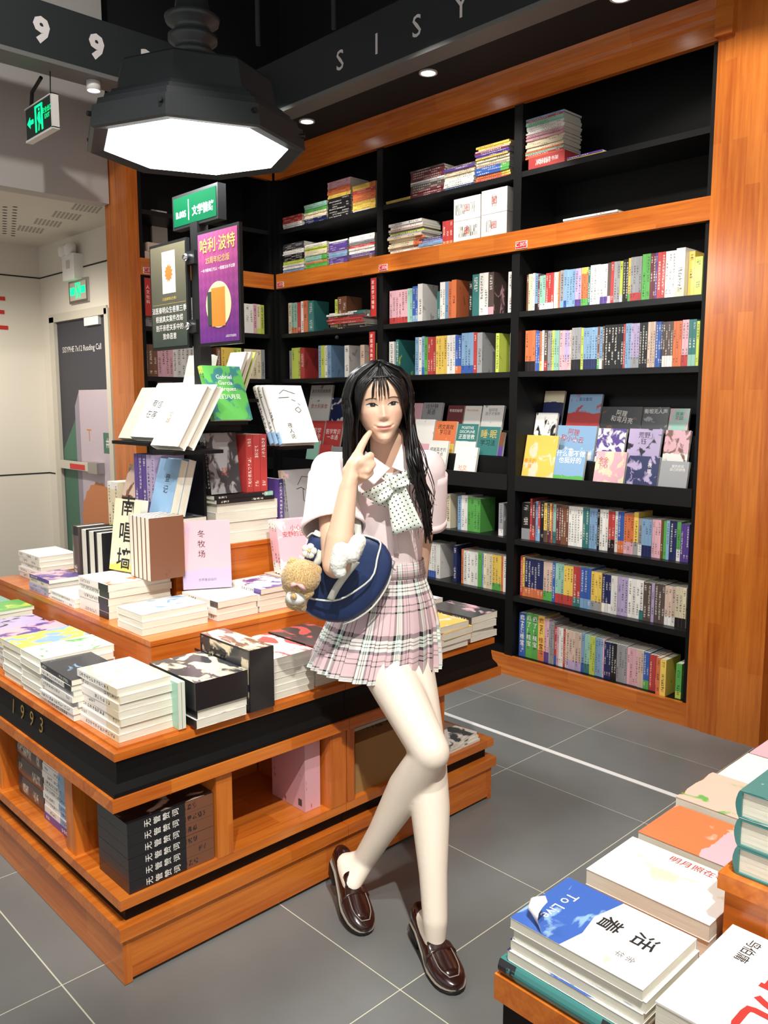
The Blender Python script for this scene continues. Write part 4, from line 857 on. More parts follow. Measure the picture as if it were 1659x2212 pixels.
# standing books with fore edges out
g = 'books standing on the broad riser'
FORE = rot3((0, -1, 0), (0, 0, 1), (-1, 0, 0))      # fore edge toward -Y
for k in range(4):
    x = -3.00 + .062 * k
    if k == 0: book('hardback_book', 'dark brown hardback with gilt spine standing on the broad riser', 'book', g, (x, 1.285, TA + .001), STAND, (.122, .235, .052), 'ikk', 'hard', art=.2, ink='c')
    else: book('hardback_book', f'black hardback standing fore-edge out, {ordinal(k)} beside the brown one', 'book', g, (x + .055, 1.409, TA + .001), FORE, (.122, .232, .052), 'kkk', 'hard', art=.1)
o = faced('yellow and tan novel with bold black calligraphy leaning on the riser', (-2.69, 1.275, TA + .114), .135, .245, .03, 'cyz', 12, 9, 1, g, art=.3, low=.1, acc='e', titles=[('南\n唱\n墙', .075, .52, .52, D_(bold=.012, line=1.2))])
for k in range(6):
    book('paperback_book', f'tan paperback standing fore-edge out, {ordinal(k + 1)} beside the calligraphy novel', 'book', g, (-2.735 + .030 * k + .158, 1.405 - .0, TA + .112 if False else TA + .001), rot3((0, -1, 0), (.08, 0, .9968), (-.9968, 0, .08)), (.010 if False else .135, .232, .028), 'zdd', 'soft', art=.1) if k > 0 and False else None
for k in range(5):
    book('paperback_book', f'tan paperback standing fore-edge out, {ordinal(k + 1)} beside the calligraphy novel', 'book', g, (-2.530 + .0275 * k, 1.412, TA + .1145), FORE, (.125, .205, .0235), 'ddd', 'soft', art=.1)
# pink novel, three copies, leaning on the stacks
U = math.degrees(math.atan2(.148, .074))
faced('pink and lilac novel with white snow hills propped on the riser', (-2.425, 1.407, TA + .0655), .16, .225, .013, 'plw', U, 7, 3, 'propped pink novels', art=.35, low=.30, acc='l', titles=[('冬\n牧\n场', .026, .40, .66, D_(line=1.3)), ('世界是自由的', .010, .5, .13, D_(mat='tx_grey'))])
faced('pale pink book with red sketch propped behind the brown bear plush', (-2.33, 1.745, TA + .081), .15, .19, .02, 'pww', 80, 14, 3, 'propped pale pink books', art=.45, acc='w', low=.2, titles=[('小心\n安静的日子', .022, .5, .78, D_(mat='tx_red'))])

# ---------------------------------------------------------------- black book tower on the small riser
tw = empty('book_tower', (-2.69, 1.63, TB), 'black stepped book tower standing on the small riser', 'display stand')
MB().loft([[(-.10, -.03, .001), (.012, -.03, .001), (.012, .16, .001), (-.10, .16, .001)], [(-.10, -.03, .50), (.012, -.03, .50), (.012, .16, .50), (-.10, .16, .50)]]).obj('core', M['black'], tw); MB().box((-.10, -.03, .50), (.16, .17, .512)).obj('top_plate', M['black'], tw)
bx('ledge', (-2.885, 1.400, 1.300), (-2.615, 1.56, 1.312), M['black'], tw); bx('ledge', (-2.540, 1.372, 1.280), (-2.40, 1.56, 1.292), M['black'], tw); bx('face_panel', (-2.90, 1.556, .951), (-2.524, 1.566, 1.30), M['black'], tw); bx('ledge', (-2.56, 1.575, 1.372), (-2.455, 1.70, 1.384), M['black'], tw)
bx('ledge', (-2.575, 1.84, 1.278), (-2.43, 1.975, 1.290), M['black'], tw)
bx('bracket', (-2.78, 1.567, 1.274), (-2.69, 1.61, 1.30), M['black'], tw); bx('bracket', (-2.68, 1.62, 1.35), (-2.50, 1.70, 1.372), M['black'], tw)
g = 'books shown on the black tower'
# passage side (-Y), upper ledge
faced('white calligraphy novel on the upper tower ledge', (-2.765, 1.40, 1.3125), .155, .225, .03, 'wwc', 4, 33, 1, g, art=.2, acc='c', titles=[('有信\n在等', .034, .42, .5, D_(line=1.3, rz=-.1))], kind='hard')
faced('thick white and lilac wrapped novel at the front of the tower', (-2.548, 1.362, 1.2925), .158, .235, .030, 'wwl', 4, 32, 2, 'wrapped novels on the tower', art=.5, acc='c', kind='hard', titles=[('文\n城', .024, .2, .45, D_(mat='tx_grey'))])
faced('cream wrapped book at the passage end of the upper ledge', (-2.885, 1.42, 1.3125), .10, .21, .016, 'cww', 2, 30, 3, 'cream wrapped books on the tower', art=.15)
# lower level
pile(-2.93, 1.43, TB, .12, .20, "s*2@24 s@24", "of the pale blue wrapped stack under the tower", 'stacks under the tower', '-y', mess=.003)
pile(-2.71, 1.420, TB, .125, .215, "q*3@36", "of the charcoal wrapped stack under the tower", 'stacks under the tower', '-y', mess=.003, acc='a')
for k in range(5):
    book('paperback_book', f'purple paperback, {ordinal(k + 1)} from the tan novel at the tower foot', 'book', 'purple paperbacks at the tower foot', (-2.785 + .030 * k, 1.432, TB + .112), STAND, (.118, .205, .027), 'vlv' if k < 3 else 'lvl', 'row', art=.2)
faced('tan wrapped novel leaning at the tower foot', (-2.905, 1.415, TB + .074), .112, .20, .02, 'zdc', 3, 18, 1, g, art=.4, low=.4, acc='d')
faced('blue wrapped novel with black title at the tower foot', (-2.615, 1.39, TB + .112), .125, .195, .03, 'ssn', 4, 16, 2, 'blue novels at the tower foot', art=.2, acc='s', titles=[('登\n记', .03, .55, .55, D_(line=1.3))])
for k in range(3):
    book('paperback_book', f'cream wrapped paperback, {ordinal(k + 1)} from the passage at the tower', 'book', 'cream paperbacks at the tower foot', (-3.02 + .028 * k, 1.44, TB + .001), STAND, (.13, .20, .025), 'cew', 'row', art=.1)
# aisle side (+X)
pile(-2.665, 1.585, TB, .17, .265, "w@38 w@38 w@38 w@30", "of the thick white stack under the tower", 'stacks under the tower', '-x', mess=.004, art=.1)
pile(-2.66, 1.58, TB + .145, .17, .25, "k@15 km@15", "of the thin black pair on the thick white stack", 'stacks under the tower', '+x', mess=.004, zones=(.15, .9))
faced('dark photographic novel with close portrait print at the tower', (-2.505, 1.575, TB + .176), .125, .215, .02, 'qka', 90, 8, 2, 'dark novels at the tower', art=.75, acc='a', titles=[('无名\nbuffs', .014, .5, .36, D_(mat='tx_red'))])
for k in range(3):
    book('paperback_book', f'brick red paperback, {ordinal(k + 1)} from the dark novel at the tower', 'book', 'brick red paperbacks at the tower', (-2.505, 1.723 + .031 * k, TB + .176), rot3((-1, 0, 0), (0, 0, 1), (0, 1, 0)), (.14, .208, .029), 'rrr', 'row', art=.1)
book('paperback_book', 'dark violet paperback standing beside the brick red ones', 'book', None, (-2.50, 1.862, TB + .001), rot3((-1, 0, 0), (0, 0, 1), (0, 1, 0)), (.14, .215, .02), 'vnn', 'row', art=.1)
pile(-2.63, 1.895, TA + .0, .16, .21, "r*6@22 rw*2@24", "of the red stack at the tower end", 'stacks under the tower', '-x', mess=.003)
M['pen'] = M['ink']
o = faced('grey book with black line drawing standing at the tower end', (-2.455, 1.885, TA + .18), .15, .255, .014, 'aaz', 86, 10, 3, 'line drawing books', art=.25, low=.42, acc='p')
pen = MB()
for c in ([(.35, .78), (.5, .9), (.75, .88), (.9, .7), (.88, .5)], [(.3, .72), (.45, .74), (.55, .7)], [(.5, .72), (.48, .55), (.55, .5), (.62, .54)], [(.6, .72), (.75, .76), (.85, .7), (.74, .66), (.62, .69)], [(.5, .42), (.62, .47), (.75, .42), (.62, .36), (.5, .41)], [(.78, .5), (.9, .55), (.95, .45)]):
    pen.tube([(u * .15, v * .255, .0145) for u, v in c], .0012, 5)
q = pen.obj('line_drawing', M['ink'], o); q.matrix_parent_inverse = Matrix.Diagonal((1 / .15, 1 / .255, 1 / .014, 1)); q['kind'] = 'stuff'
o = faced('green novel with white lettering on the upper tower ledge', (-2.445, 1.560, 1.3845), .155, .20, .013, 'gge', 90, 22, 2, 'green novels on the tower', art=.6, low=.16, acc='t', jitter=0, titles=[('Gabriel\nGarcía\nMárquez', .022, .5, .68, D_(mat='tx_white')), ('我们八月见', .020, .5, .42, D_(mat='tx_white'))])
o = faced('white book with sketched face on the tower end ledge', (-2.415, 1.826, 1.2905), .16, .235, .026, 'wsw', 88, 27, 3, 'sketched face books on the tower', art=.0, kind='hard', titles=[('夜\n人\n说', .022, .34, .2, D_())])
pen = MB()
for c in ([(.3, .85), (.45, .92), (.75, .85)], [(.25, .78), (.55, .79)], [(.62, .58), (.72, .62), (.78, .56), (.7, .52), (.62, .57)], [(.6, .75), (.7, .72)], [(.75, .68), (.8, .65)]):
    pen.tube([(u * .16, v * .235, .0265) for u, v in c], .0009, 5)
q = pen.obj('line_drawing', M['ink'], o); q.matrix_parent_inverse = Matrix.Diagonal((1 / .16, 1 / .235, 1 / .026, 1)); q['kind'] = 'stuff'
faced('white novel at the back of the upper tower ledge', (-2.785, 1.625, 1.463), .13, .16, .018, 'wzw', 4, 16, 2, 'back novels on the tower', art=.2); 
for k in range(3):
    book('thin_book', ['thin white book leaning at the tower top', 'thin cream book leaning at the tower top', 'thin lime book leaning at the tower top'][k], 'book', None, Vector((-2.635, 1.70 + .02 * k, 1.468)), rot3((-1, 0, 0), (0, .38, .925), (0, .925, -.38)) if False else rot3((1, 0, 0), (0, .38, .925), (0, -.925, .38)), (.10, .17, .011), ('www', 'cww', 'eye')[k], 'row', art=.1)

# ---------------------------------------------------------------- sign stand
M['screen_green'] = plain('sign_green_lit', (0.0, .035, .012), .8, spec=.05, emit=(0.0, .42, .17), es=.5)
ss = empty('sign_stand', (-2.578, 1.60, .95), 'black sign stand with green header and two poster frames', 'sign stand')
MB().box((-.022, -.022, .513), (.022, .022, 1.11)).obj('pole', M['gunmetal'], ss, bevel=.004)
hd = MB().box((-.145, -.016, 1.10), (.145, .016, 1.215)).obj('header_frame', M['gunmetal'], ss, bevel=.003)
MB().box((-.135, -.0175, 1.11), (.135, -.0155, 1.205)).obj('header_panel', M['screen_green'], hd)
text(hd, 'B.005', M['tx_white'], .030, frame((-.085, -.0182, 1.145), (1, 0, 0), (0, 0, 1)), 'header_code', bold=.02)
text(hd, '文学情绪', M['tx_white'], .034, frame((.055, -.0182, 1.145), (1, 0, 0), (0, 0, 1)), 'header_lettering', bold=.02)
MB().face([(-.037, -.018, 1.122), (-.033, -.018, 1.122), (-.033, -.018, 1.19), (-.037, -.018, 1.19)]).obj('header_rule', M['tx_white'], hd)
m, nt, p = newmat('dark_olive_poster'); uv = nt.nodes.new('ShaderNodeUVMap'); U_ = sep(nt, uv.outputs[0])
cr = nt.nodes.new('ShaderNodeValToRGB'); cr.color_ramp.elements[0].color = (*rgb('38443e'), 1); cr.color_ramp.elements[1].color = (*rgb('746d58'), 1); nt.links.new(U_[1], cr.inputs[0]); nt.links.new(cr.outputs[0], p.inputs['Base Color']); p.inputs['Roughness'].default_value = .25
M['poster_olive'] = m
m, nt, p = newmat('purple_poster'); uv = nt.nodes.new('ShaderNodeUVMap'); U_ = sep(nt, uv.outputs[0])
cr = nt.nodes.new('ShaderNodeValToRGB'); cr.color_ramp.elements[0].color = (*rgb('6a2f86'), 1); cr.color_ramp.elements[1].color = (*rgb('b0527e'), 1); nt.links.new(U_[1], cr.inputs[0])
ck = nt.nodes.new('ShaderNodeTexChecker'); mpg = nt.nodes.new('ShaderNodeMapping'); mpg.inputs['Rotation'].default_value = (0, 0, .785); nt.links.new(uv.outputs[0], mpg.inputs[0]); nt.links.new(mpg.outputs[0], ck.inputs[0]); ck.inputs['Scale'].default_value = 12
ck.inputs[1].default_value = (1, 1, 1, 1); ck.inputs[2].default_value = (.86, .86, .9, 1)
mu = nt.nodes.new('ShaderNodeMix'); mu.data_type = 'RGBA'; mu.blend_type = 'MULTIPLY'; mu.inputs[0].default_value = 1; nt.links.new(cr.outputs[0], mu.inputs[6]); nt.links.new(ck.outputs[0], mu.inputs[7]); nt.links.new(mu.outputs[2], p.inputs['Base Color']); p.inputs['Roughness'].default_value = .25
M['poster_purple'] = m
def poster(x0, x1, z0, z1, mat, name):
    f = MB().box((x0, -.035, z0), (x1, -.022, z1)).obj('poster_frame', M['gunmetal'], ss, bevel=.003)
    MB().face([(x0 + .008, -.0362, z0 + .010), (x1 - .008, -.0362, z0 + .010), (x1 - .008, -.0362, z1 - .010), (x0 + .008, -.0362, z1 - .010)], 0, [(0, 0), (1, 0), (1, 1), (0, 1)]).obj(name, mat, f)
    return f
def ptxt(f, s, mat, size, x, z, **k): return text(f, s, M[mat], size, frame((x, -.0372, z), (1, 0, 0), (0, 0, 1)), 'poster_lettering', **k)
fl = poster(-.285, -.028, .688, 1.062, M['poster_olive'], 'olive_poster')
MB().face([(-.195, -.0366, .885), (-.105, -.0366, .885), (-.105, -.0366, 1.03), (-.195, -.0366, 1.03)]).obj('book_picture', M['tx_white'], fl)
MB().face([(-.15 + .03 * math.cos(2 * PI * k / 24) * (1 if k % 2 else .7), -.0368, .955 + .034 * math.sin(2 * PI * k / 24) * (1 if k % 2 else .7)) for k in range(24)]).obj('sunburst_picture', M['tx_orange'], fl)
ptxt(fl, '《法医秦明众生卷》', 'tx_gold', .012, -.15, .865)
for k, s in enumerate(('法医秦明众生卷第三季', '根据真实案件改编', '剖开亲密关系中的', '致命恶意')): ptxt(fl, s, 'tx_white', .024, -.155, .826 - .031 * k, bold=.004)
MB().face([(-.27, -.0366, .848), (-.04, -.0366, .848), (-.04, -.0366, .849), (-.27, -.0366, .849)]).obj('rule', M['tx_gold'], fl)
fr = poster(.040, .290, .688, 1.066, M['poster_purple'], 'purple_poster')
ptxt(fr, '哈利·波特', 'tx_gold', .050, .165, 1.012, bold=.012); ptxt(fr, '25周年纪念版', 'tx_gold', .024, .165, .965)
ptxt(fr, '一本书影响三代人 一段魔法永不过期', 'tx_white', .0125, .165, .935)
MB().lathe([(.075, 0), (.075, .0005)], 32).obj('moon_picture', plain('moon_cream', rgb('f3e3a8'), .4), fr, loc=None).matrix_basis = frame((.165, -.0366, .82), (1, 0, 0), (0, 0, 1))
MB().box((.10, -.0376, .755), (.125, -.0370, .865)).obj('book_picture_side', plain('picture_dark', rgb('3d4a3a'), .4), fr); MB().box((.125, -.0378, .75), (.205, -.0370, .875)).obj('book_picture_front', plain('picture_amber', rgb('d98a35'), .4), fr)
ptxt(fr, '人民文学出版社', 'tx_white', .009, .235, .715)
for z in (.99, .76):
    MB().box((-.028, -.040, z - .022), (.028, .028, z + .022)).obj('clamp', M['gunmetal'], ss, bevel=.003)
    MB().lathe([(.003, 0), (.012, .004), (.014, .012), (.008, .018)], 12).obj('clamp_bolt', M['chrome'], ss, True).matrix_basis = frame((-.012, -.040, z), (1, 0, 0), (0, 0, 1))

# ---------------------------------------------------------------- shelf of the island
g = 'items on the island shelf'
for k in range(2):
    o = pile(-2.075, .905, .2302 + .094 * k, .165, .245, "k@31 ki@31 ki@31", f"of the {'lower' if k == 0 else 'upper'} wrapped trilogy at the island corner", 'wrapped trilogies at the island corner', '+x', mess=.001, name='wrapped_book', art=.6, acc='c', zones=(.25, .9)) if False else None
for k in range(2):
    for j in range(3):
        z = .2308 + .0935 * k + .031 * j
        o = book('wrapped_book', f"dark wrapped novel, {('bottom', 'middle', 'top')[j]} of the {('lower', 'upper')[k]} trilogy at the island corner", 'book', 'wrapped trilogies at the island corner', (-1.838, .912, z), rot3((-1, 0, 0), (0, -1, 0), (0, 0, 1)) @ Matrix.Diagonal((1, 1, 1)), (.165, .001, .0305), 'kdk', 'box', art=0, zones=(.34, 2), ink='k', jitter=0)
        o.matrix_basis = Matrix.Translation((-1.838, 1.134, z)) @ rot3((-1, 0, 0), (0, -1, 0), (0, 0, 1)).to_4x4() @ Matrix.Diagonal((.165, .246, .0305, 1))
        text(o, '无\n管\n赞\n词', M['tx_white'], .021, frame((-.0006, .150, .015), (0, 0, 1), (0, 1, 0)), 'spine_title', bold=.006, line=1.25)
        if j == 2: lp_ = MB().face([(.01, .01, 1.01), (.99, .01, 1.01), (.99, .99, 1.01), (.01, .99, 1.01)], 0, [(0, 0), (1, 0), (1, 1), (0, 1)]).obj('lid_print', M['cover'], o); dress(lp_, 'zid', art=.85, acc='k')
o = book('boxed_set', 'pale pink boxed set standing in the middle shelf opening', 'boxed set', None, (0, 0, 0), STAND, (.1, .1, .1), 'ppp', 'box', art=.25, acc='r')
o.matrix_basis = Matrix.Translation((-2.03, 1.468, .2308)) @ Matrix.Diagonal((.165, .058, .215, 1))
for k in range(9): MB().box((.80 + .012 * k, -.012, .06), (.80 + .012 * k + .004 + .003 * (k % 2), -.004, .16)).obj('barcode_line', M['ink'], o)
M['kraft'] = plain('kraft_card', rgb('9a7644'), .8, var=.06, vscale=12); M['tape'] = plain('packing_tape', rgb('8a6a3c'), .25)
c = empty('cardboard_carton', (-1.98, 1.78, .2305), 'brown kraft carton with black stamped lettering on the island shelf', 'carton')
MB().box((-.13, -.125, 0), (.13, .115, .165)).obj('body', M['kraft'], c, bevel=.004)
MB().box((.005, -.1255, .0), (.006, .1155, .1655)).obj('flap_seam', M['tape'], c); text(c, '满如格子', M['ink'], .055, frame((.05, -.0, .1662), (.25, 1, 0), (-1, .25, 0)), 'stamped_lettering')
pile(-2.10, 1.70, .396, .17, .25, "z@10 c@8 z@12", "of the paper bundle on the carton", 'paper bundle on the carton', '-x', mess=.012)
m, nt, p = newmat('magazine_print'); tc = nt.nodes.new('ShaderNodeTexCoord'); vz = nt.nodes.new('ShaderNodeTexVoronoi'); vz.inputs['Scale'].default_value = 6; nt.links.new(tc.outputs['UV'], vz.inputs[0])
cr = nt.nodes.new('ShaderNodeValToRGB'); cr.color_ramp.elements[0].color = (*rgb('2a3438'), 1); cr.color_ramp.elements[1].color = (*rgb('9fb0b4'), 1); sp_ = nt.nodes.new('ShaderNodeSeparateColor'); nt.links.new(vz.outputs['Color'], sp_.inputs[0]); nt.links.new(sp_.outputs[0], cr.inputs[0]); nt.links.new(cr.outputs[0], p.inputs['Base Color']); p.inputs['Roughness'].default_value = .2
for k in range(3):
    o = book('magazine', f"glossy grey magazine, {('lowest', 'middle', 'topmost')[k]} of three at the island end", 'magazine', 'magazines on the island end shelf', (0, 0, 0), LIE, (1, 1, 1), 'qas', 'soft', art=.8, acc='w')
    o.matrix_basis = Matrix.Translation((-1.845, 2.09 + .004 * k, .2308 + .009 * k)) @ Matrix.Rotation(.06 * k, 4, 'Z') @ LIE.to_4x4() @ Matrix.Diagonal((.17, .21, .0085, 1))
for k in range(9):
    o = book('wrapped_book', f"white and sky-blue wrapped book, {ordinal(k + 1)} from the shelf board at the corner opening", 'book', 'blue and white wrapped pile in the side opening', (-2.175, .892 + .002 * (k % 3), .2308 + .0215 * k), LIE, (.15, .20, .021), 'wsv' if k else 'vvv', 'row', art=.3, zones=(.45, 2))
for k in range(3):
    book('wrapped_book', f"brown wrapped hardback, {ordinal(k + 1)} from the shelf board beside the blue pile", 'book', 'brown wrapped hardbacks in the side opening', (-2.395, .905, .2308 + .062 * k), LIE, (.15, .20, .061), 'iik', 'hard', art=.1)
for k in range(6):
    book('wrapped_book', f"pale wrapped book, {ordinal(k + 1)} from the shelf board toward the passage", 'book', 'pale wrapped pile in the side opening', (-2.72, .91, .2308 + .036 * k), LIE, (.15, .22, .0355), 'zcw', 'row', art=.1)

# ---------------------------------------------------------------- near table books
g = 'books on the near table'; ZN = .612
def flat(label, x0, y0, z, W, H, T, cols, spine='-y', kind='soft', titles=(), rz=0.0, group=g, **k):
    rm = {'-y': LIE, '+y': rot3((0, -1, 0), (1, 0, 0), (0, 0, 1)), '-x': rot3((1, 0, 0), (0, 1, 0), (0, 0, 1))}[spine]
    ox, oy = {'-y': (x0 + H, y0), '+y': (x0, y0 + W), '-x': (x0, y0)}[spine]
    o = book('table_book', label, 'book', group, (ox, oy, z), Matrix.Rotation(rz, 3, 'Z') @ rm, (W, H, T), cols, kind, **k)
    for t in titles: title(o, *t[:4], **(t[4] if len(t) > 4 else {}))
    return o
flat('dark green hardback at the bottom of the near corner stack', -.700, .912, ZN + .0006, .150, .215, .024, 'tkk', '-y', 'hard', art=.0, ink='t')
for k in range(3):
    flat(f'navy and white novel, {ordinal(k + 1)} above the green hardback', -.690 + .003 * k, .915 + .003 * k, ZN + .0252 + .0165 * k, .148, .212, .016, 'wnn', '+y', art=.4, zones=(.6, 2), acc='b')
o = flat('blue and white novel with curled corner on top of the near stack', -.688, .918, ZN + .0752, .150, .212, .016, 'wws', '+y', art=.25, low=.0, acc='z', titles=[('活着', .036, .40, .64, D_(bold=.01, vertical=True, line=1.5)), ('余华', .014, .72, .76, D_(mat='tx_grey', vertical=True))])
pan = MB().face([(0, 0, 1.02), (1, 0, 1.02), (1, .40, 1.02), (.7, .44, 1.02), (.4, .40, 1.02), (0, .46, 1.02)], 0, [(0, 0), (1, 0), (1, 1), (.7, 1), (.4, 1), (0, 1)]).obj('blue_cover_art', M['cover'], o); dress(pan, 'bsb', art=.45, acc='s', low=.0)
text(o, 'To Live', M['tx_white'], .026, Matrix.Translation((.50 * .15, .16 * .212, .0168)) @ Matrix.Rotation(0, 4, 'Z'), 'title')
curl = MB().loft([[Vector((.098 + .052 * q, .056 * q, .0168)) .lerp(Vector((.112, .040, .0168)), .8 * h_) + Vector((.7, -.7, 0)) * (.020 * math.sin(PI * h_) * (1 - abs(q - .5))) + Vector((0, 0, .030 * h_ ** .8)) for q in (0, .25, .5, .75, 1)] for h_ in (0, .2, .4, .6, .8, 1)], cap=False, closed=False).obj('curled_corner', M['tx_white'], o, True); curl.matrix_parent_inverse = Matrix.Diagonal((1 / .15, 1 / .212, 1 / .016, 1))
flat('white book with dry flower print beside the near stack', -.712, 1.158, ZN + .0306, .152, .214, .028, 'wwc', '+y', art=.32, acc='c', titles=[('明月照在寺路', .020, .13, .66, D_(mat='tx_red', rz=PI / 2))]); flat('plain white book under the dry flower print book', -.708, 1.160, ZN + .0006, .150, .210, .0295, 'www', '+y', art=.0)
flat('orange and rose wrapped book on the near table', -.716, 1.336, ZN + .0306, .150, .22, .026, 'poz', '+y', art=.35, low=.52, acc='z'); flat('white book under the orange and rose book', -.712, 1.338, ZN + .0006, .148, .22, .0295, 'wcw', '+y', art=.0)
for k in range(2): flat(('brown wrapped book under the green picture book', 'brown wrapped book with green and rose picture on top')[k], -.735 + .006 * k, 1.505, ZN + .0006 + .031 * k, .16, .23, .0302, 'zdd', '+y', art=.3 * k, acc='g')
flat('white book with pale lettering at the far end of the near table', -.732, 1.690, ZN + .0006, .165, .235, .045, 'wcw', '+y', art=.15, titles=[('绿皮书', .02, .4, .35, D_(mat='tx_gold'))])
flat('rose and white book at the very end of the near table', -.735, 1.872, ZN + .0006, .165, .235, .04, 'wpp', '+y', art=.3, low=.2)
o = flat('white book with large red brush title beside the riser', -.462, .925, ZN + .0006, .228, .20, .080, 'wwc', '+y', art=.1, acc='c', titles=[('信念', .115, .52, .62, D_(mat='tx_red', bold=.008, rz=PI / 2 * 0)), ('鸟伯庸', .02, .2, .2, D_())])
flat('white book peeking at the near table edge', -.255, .925, ZN + .0006, .228, .20, .078, 'www', '+y', art=.1)
for k in range(3): flat(f'teal cloth hardback, {("lowest", "middle", "topmost")[k]} of three on the near riser', -.470, 1.172, .7606 + .0435 * k, .16, .225, .043, 'ttt', '-x', 'hard', art=.5 if k == 2 else 0, acc='w', group='teal hardbacks on the near riser')
# ================================================================ customer leaning on the island
RV = Vector((math.cos(YAW), math.sin(YAW), 0)); CV = Vector((math.sin(YAW), -math.cos(YAW), 0)); ZV = Vector((0, 0, 1))   # image right, toward viewer, up
J = atd
person = empty('person', (-1.5, 1.5, 0), 'person in pink shirt and plaid skirt leaning on the book island, finger on cheek', 'person')
def pl_(o):                                     # parent while keeping world coordinates
    o.parent = person; o.matrix_parent_inverse = Matrix.Translation(-person.location); return o
m, nt, p = newmat('skin'); at_ = nt.nodes.new('ShaderNodeAttribute'); at_.attribute_name = 'tint'; nt.links.new(at_.outputs['Color'], p.inputs['Base Color'])
p.inputs['Roughness'].default_value = .45; p.inputs['Subsurface Weight'].default_value = .12; p.inputs['Subsurface Radius'].default_value = (.012, .005, .003); p.inputs['Subsurface Scale'].default_value = .5
M['skin'] = m; SK = rgb('e5bfa4')
M['tights'] = plain('ivory_tights', rgb('efe4d3'), .55, var=.02, vscale=40); M['shirt'] = plain('pale_pink_cotton', rgb('f5e4e4'), .8, bump=.15, bscale=700)
M['hair'] = plain('black_hair', (.005, .0045, .005), .38, spec=.4); M['leather'] = plain('oxblood_leather', rgb('2a100d'), .24, coat=.5); M['sole'] = plain('black_sole', (.008, .007, .007), .5); M['welt'] = plain('welt_thread', rgb('8a8074'), .6)
def capsule(mb, a, b, ra, rb, n=20, flat=1.0, fdir=None, seg=3):
    """tapered limb with rounded ends; FLAT scales the section along FDIR"""
    a, b = Vector(a), Vector(b); t = (b - a).normalized(); fd = Vector(fdir) if fdir else (RV if abs(t.dot(RV)) < .8 else ZV)
    u = (fd - t * fd.dot(t)).normalized(); w = t.cross(u); L_ = (b - a).length; rings = []
    st = [(-ra * math.cos(q), ra * math.sin(q)) for q in (.25, .6, 1.0, 1.4)] + [(L_ * k / seg, ra + (rb - ra) * k / seg) for k in range(seg + 1)] + [(L_ + rb * math.cos(q), rb * math.sin(q)) for q in (1.4, 1.0, .6, .25)]
    for s_, r in st: rings.append([a + t * s_ + u * (r * flat * math.cos(2*PI*j/n)) + w * (r * math.sin(2*PI*j/n)) for j in range(n)])
    mb.loft(rings); return mb
def remeshed(mb, voxel, smooth=4, fac=.5):
    o = link('tmp', mb.mesh('tmp')); r = o.modifiers.new('r', 'REMESH'); r.mode = 'VOXEL'; r.voxel_size = voxel; r.use_smooth_shade = True
    s_ = o.modifiers.new('s', 'SMOOTH'); s_.iterations = smooth; s_.factor = fac
    bpy.context.view_layer.update(); me = bpy.data.meshes.new_from_object(o.evaluated_get(bpy.context.evaluated_depsgraph_get())); bpy.data.objects.remove(o)
    return me
# ---- joints (photo columns give the direction, contact with floor and island the depth)
neck0, neck1 = J(838, 1012, 2.335), J(835, 948, 2.30)
shR, shL = J(712, 1016, 2.335), J(922, 1012, 2.36)
elR, wrR = J(726, 1220, 2.12), J(752, 1052, 2.145)
elL, wrL, haL = J(905, 1192, 2.45), J(897, 1318, 2.49), J(886, 1385, 2.49)
chest, waist, hipc = J(828, 1075, 2.345), J(832, 1205, 2.355), J(832, 1335, 2.37)
hiR, hiL = J(800, 1375, 2.36), J(868, 1375, 2.37)
knR, anR = J(930, 1625, 2.10), J(795, 1868, 2.235)
knL, anL = J(925, 1640, 2.17), J(944, 1992, 2.005)
tL = atz(988, 2150, 0.0); hL = atz(917, 2045, 0.0); hL = tL + (hL - tL).normalized() * .245
tR = atz(790, 2022, 0.0); hR = J(733, 1905, 2.290); hR = tR + (hR - tR).normalized() * .240; upR = (ZV + RV * .10).normalized()
def inshoe(h_, t_, up, a, c_): x = (t_ - h_).normalized(); y = up.cross(x).normalized(); return h_ + x * a + x.cross(y) * c_
ftR, ftL = inshoe(hR, tR, upR, .112, .058), inshoe(hL, tL, ZV, .114, .056)
anR, anL = J(786, 1858, 2.255), J(940, 1988, 2.015); cfR, cfL = inshoe(hR, tR, upR, .050, .078), inshoe(hL, tL, ZV, .048, .078)
legs = MB()
def leg(mb, hi, kn, an, ft, cf0, e=0.0):
    mid = hi.lerp(kn, .5); capsule(mb, hi, mid, .078 + e, .066 + e); capsule(mb, mid, kn, .066 + e, .050 + e); capsule(mb, kn, kn, .051 + e, .050 + e) if False else None
    cf = kn.lerp(an, .33) - CV * .012; capsule(mb, kn, cf, .048 + e, .052 + e); capsule(mb, cf, kn.lerp(an, .72), .052 + e, .036 + e); capsule(mb, kn.lerp(an, .72), an, .036 + e, .031 + e)
    capsule(mb, an, ft, .031 + e, .024 + e); capsule(mb, an, cf0, .029 + e, .025 + e); capsule(mb, cf0, ft, .028 + e, .026 + e); capsule(mb, an, cf0.lerp(ft, .5), .029 + e, .026 + e)
body = MB()
leg(body, hiR, knR, anR, ftR, cfR, -.002); leg(body, hiL, knL, anL, ftL, cfL, -.002)
capsule(body, hipc - RV * .06, hipc + RV * .06, .095, .095); capsule(body, hipc, waist, .105, .085, flat=1.15); capsule(body, waist, chest, .085, .095, flat=1.15)
capsule(body, chest - RV * .05, chest + RV * .05, .085, .085); capsule(body, chest + ZV * .05, shR, .06, .046); capsule(body, chest + ZV * .05, shL, .06, .046)
capsule(body, neck0 - ZV * .03, neck1, .050, .046)
capsule(body, shR, elR, .043, .036); capsule(body, elR, elR.lerp(wrR, .35), .036, .037); capsule(body, elR.lerp(wrR, .35), wrR, .037, .0245, flat=.95)
capsule(body, shL, elL, .043, .035); capsule(body, elL, wrL, .035, .024); capsule(body, wrL, haL, .026, .034, flat=.6)
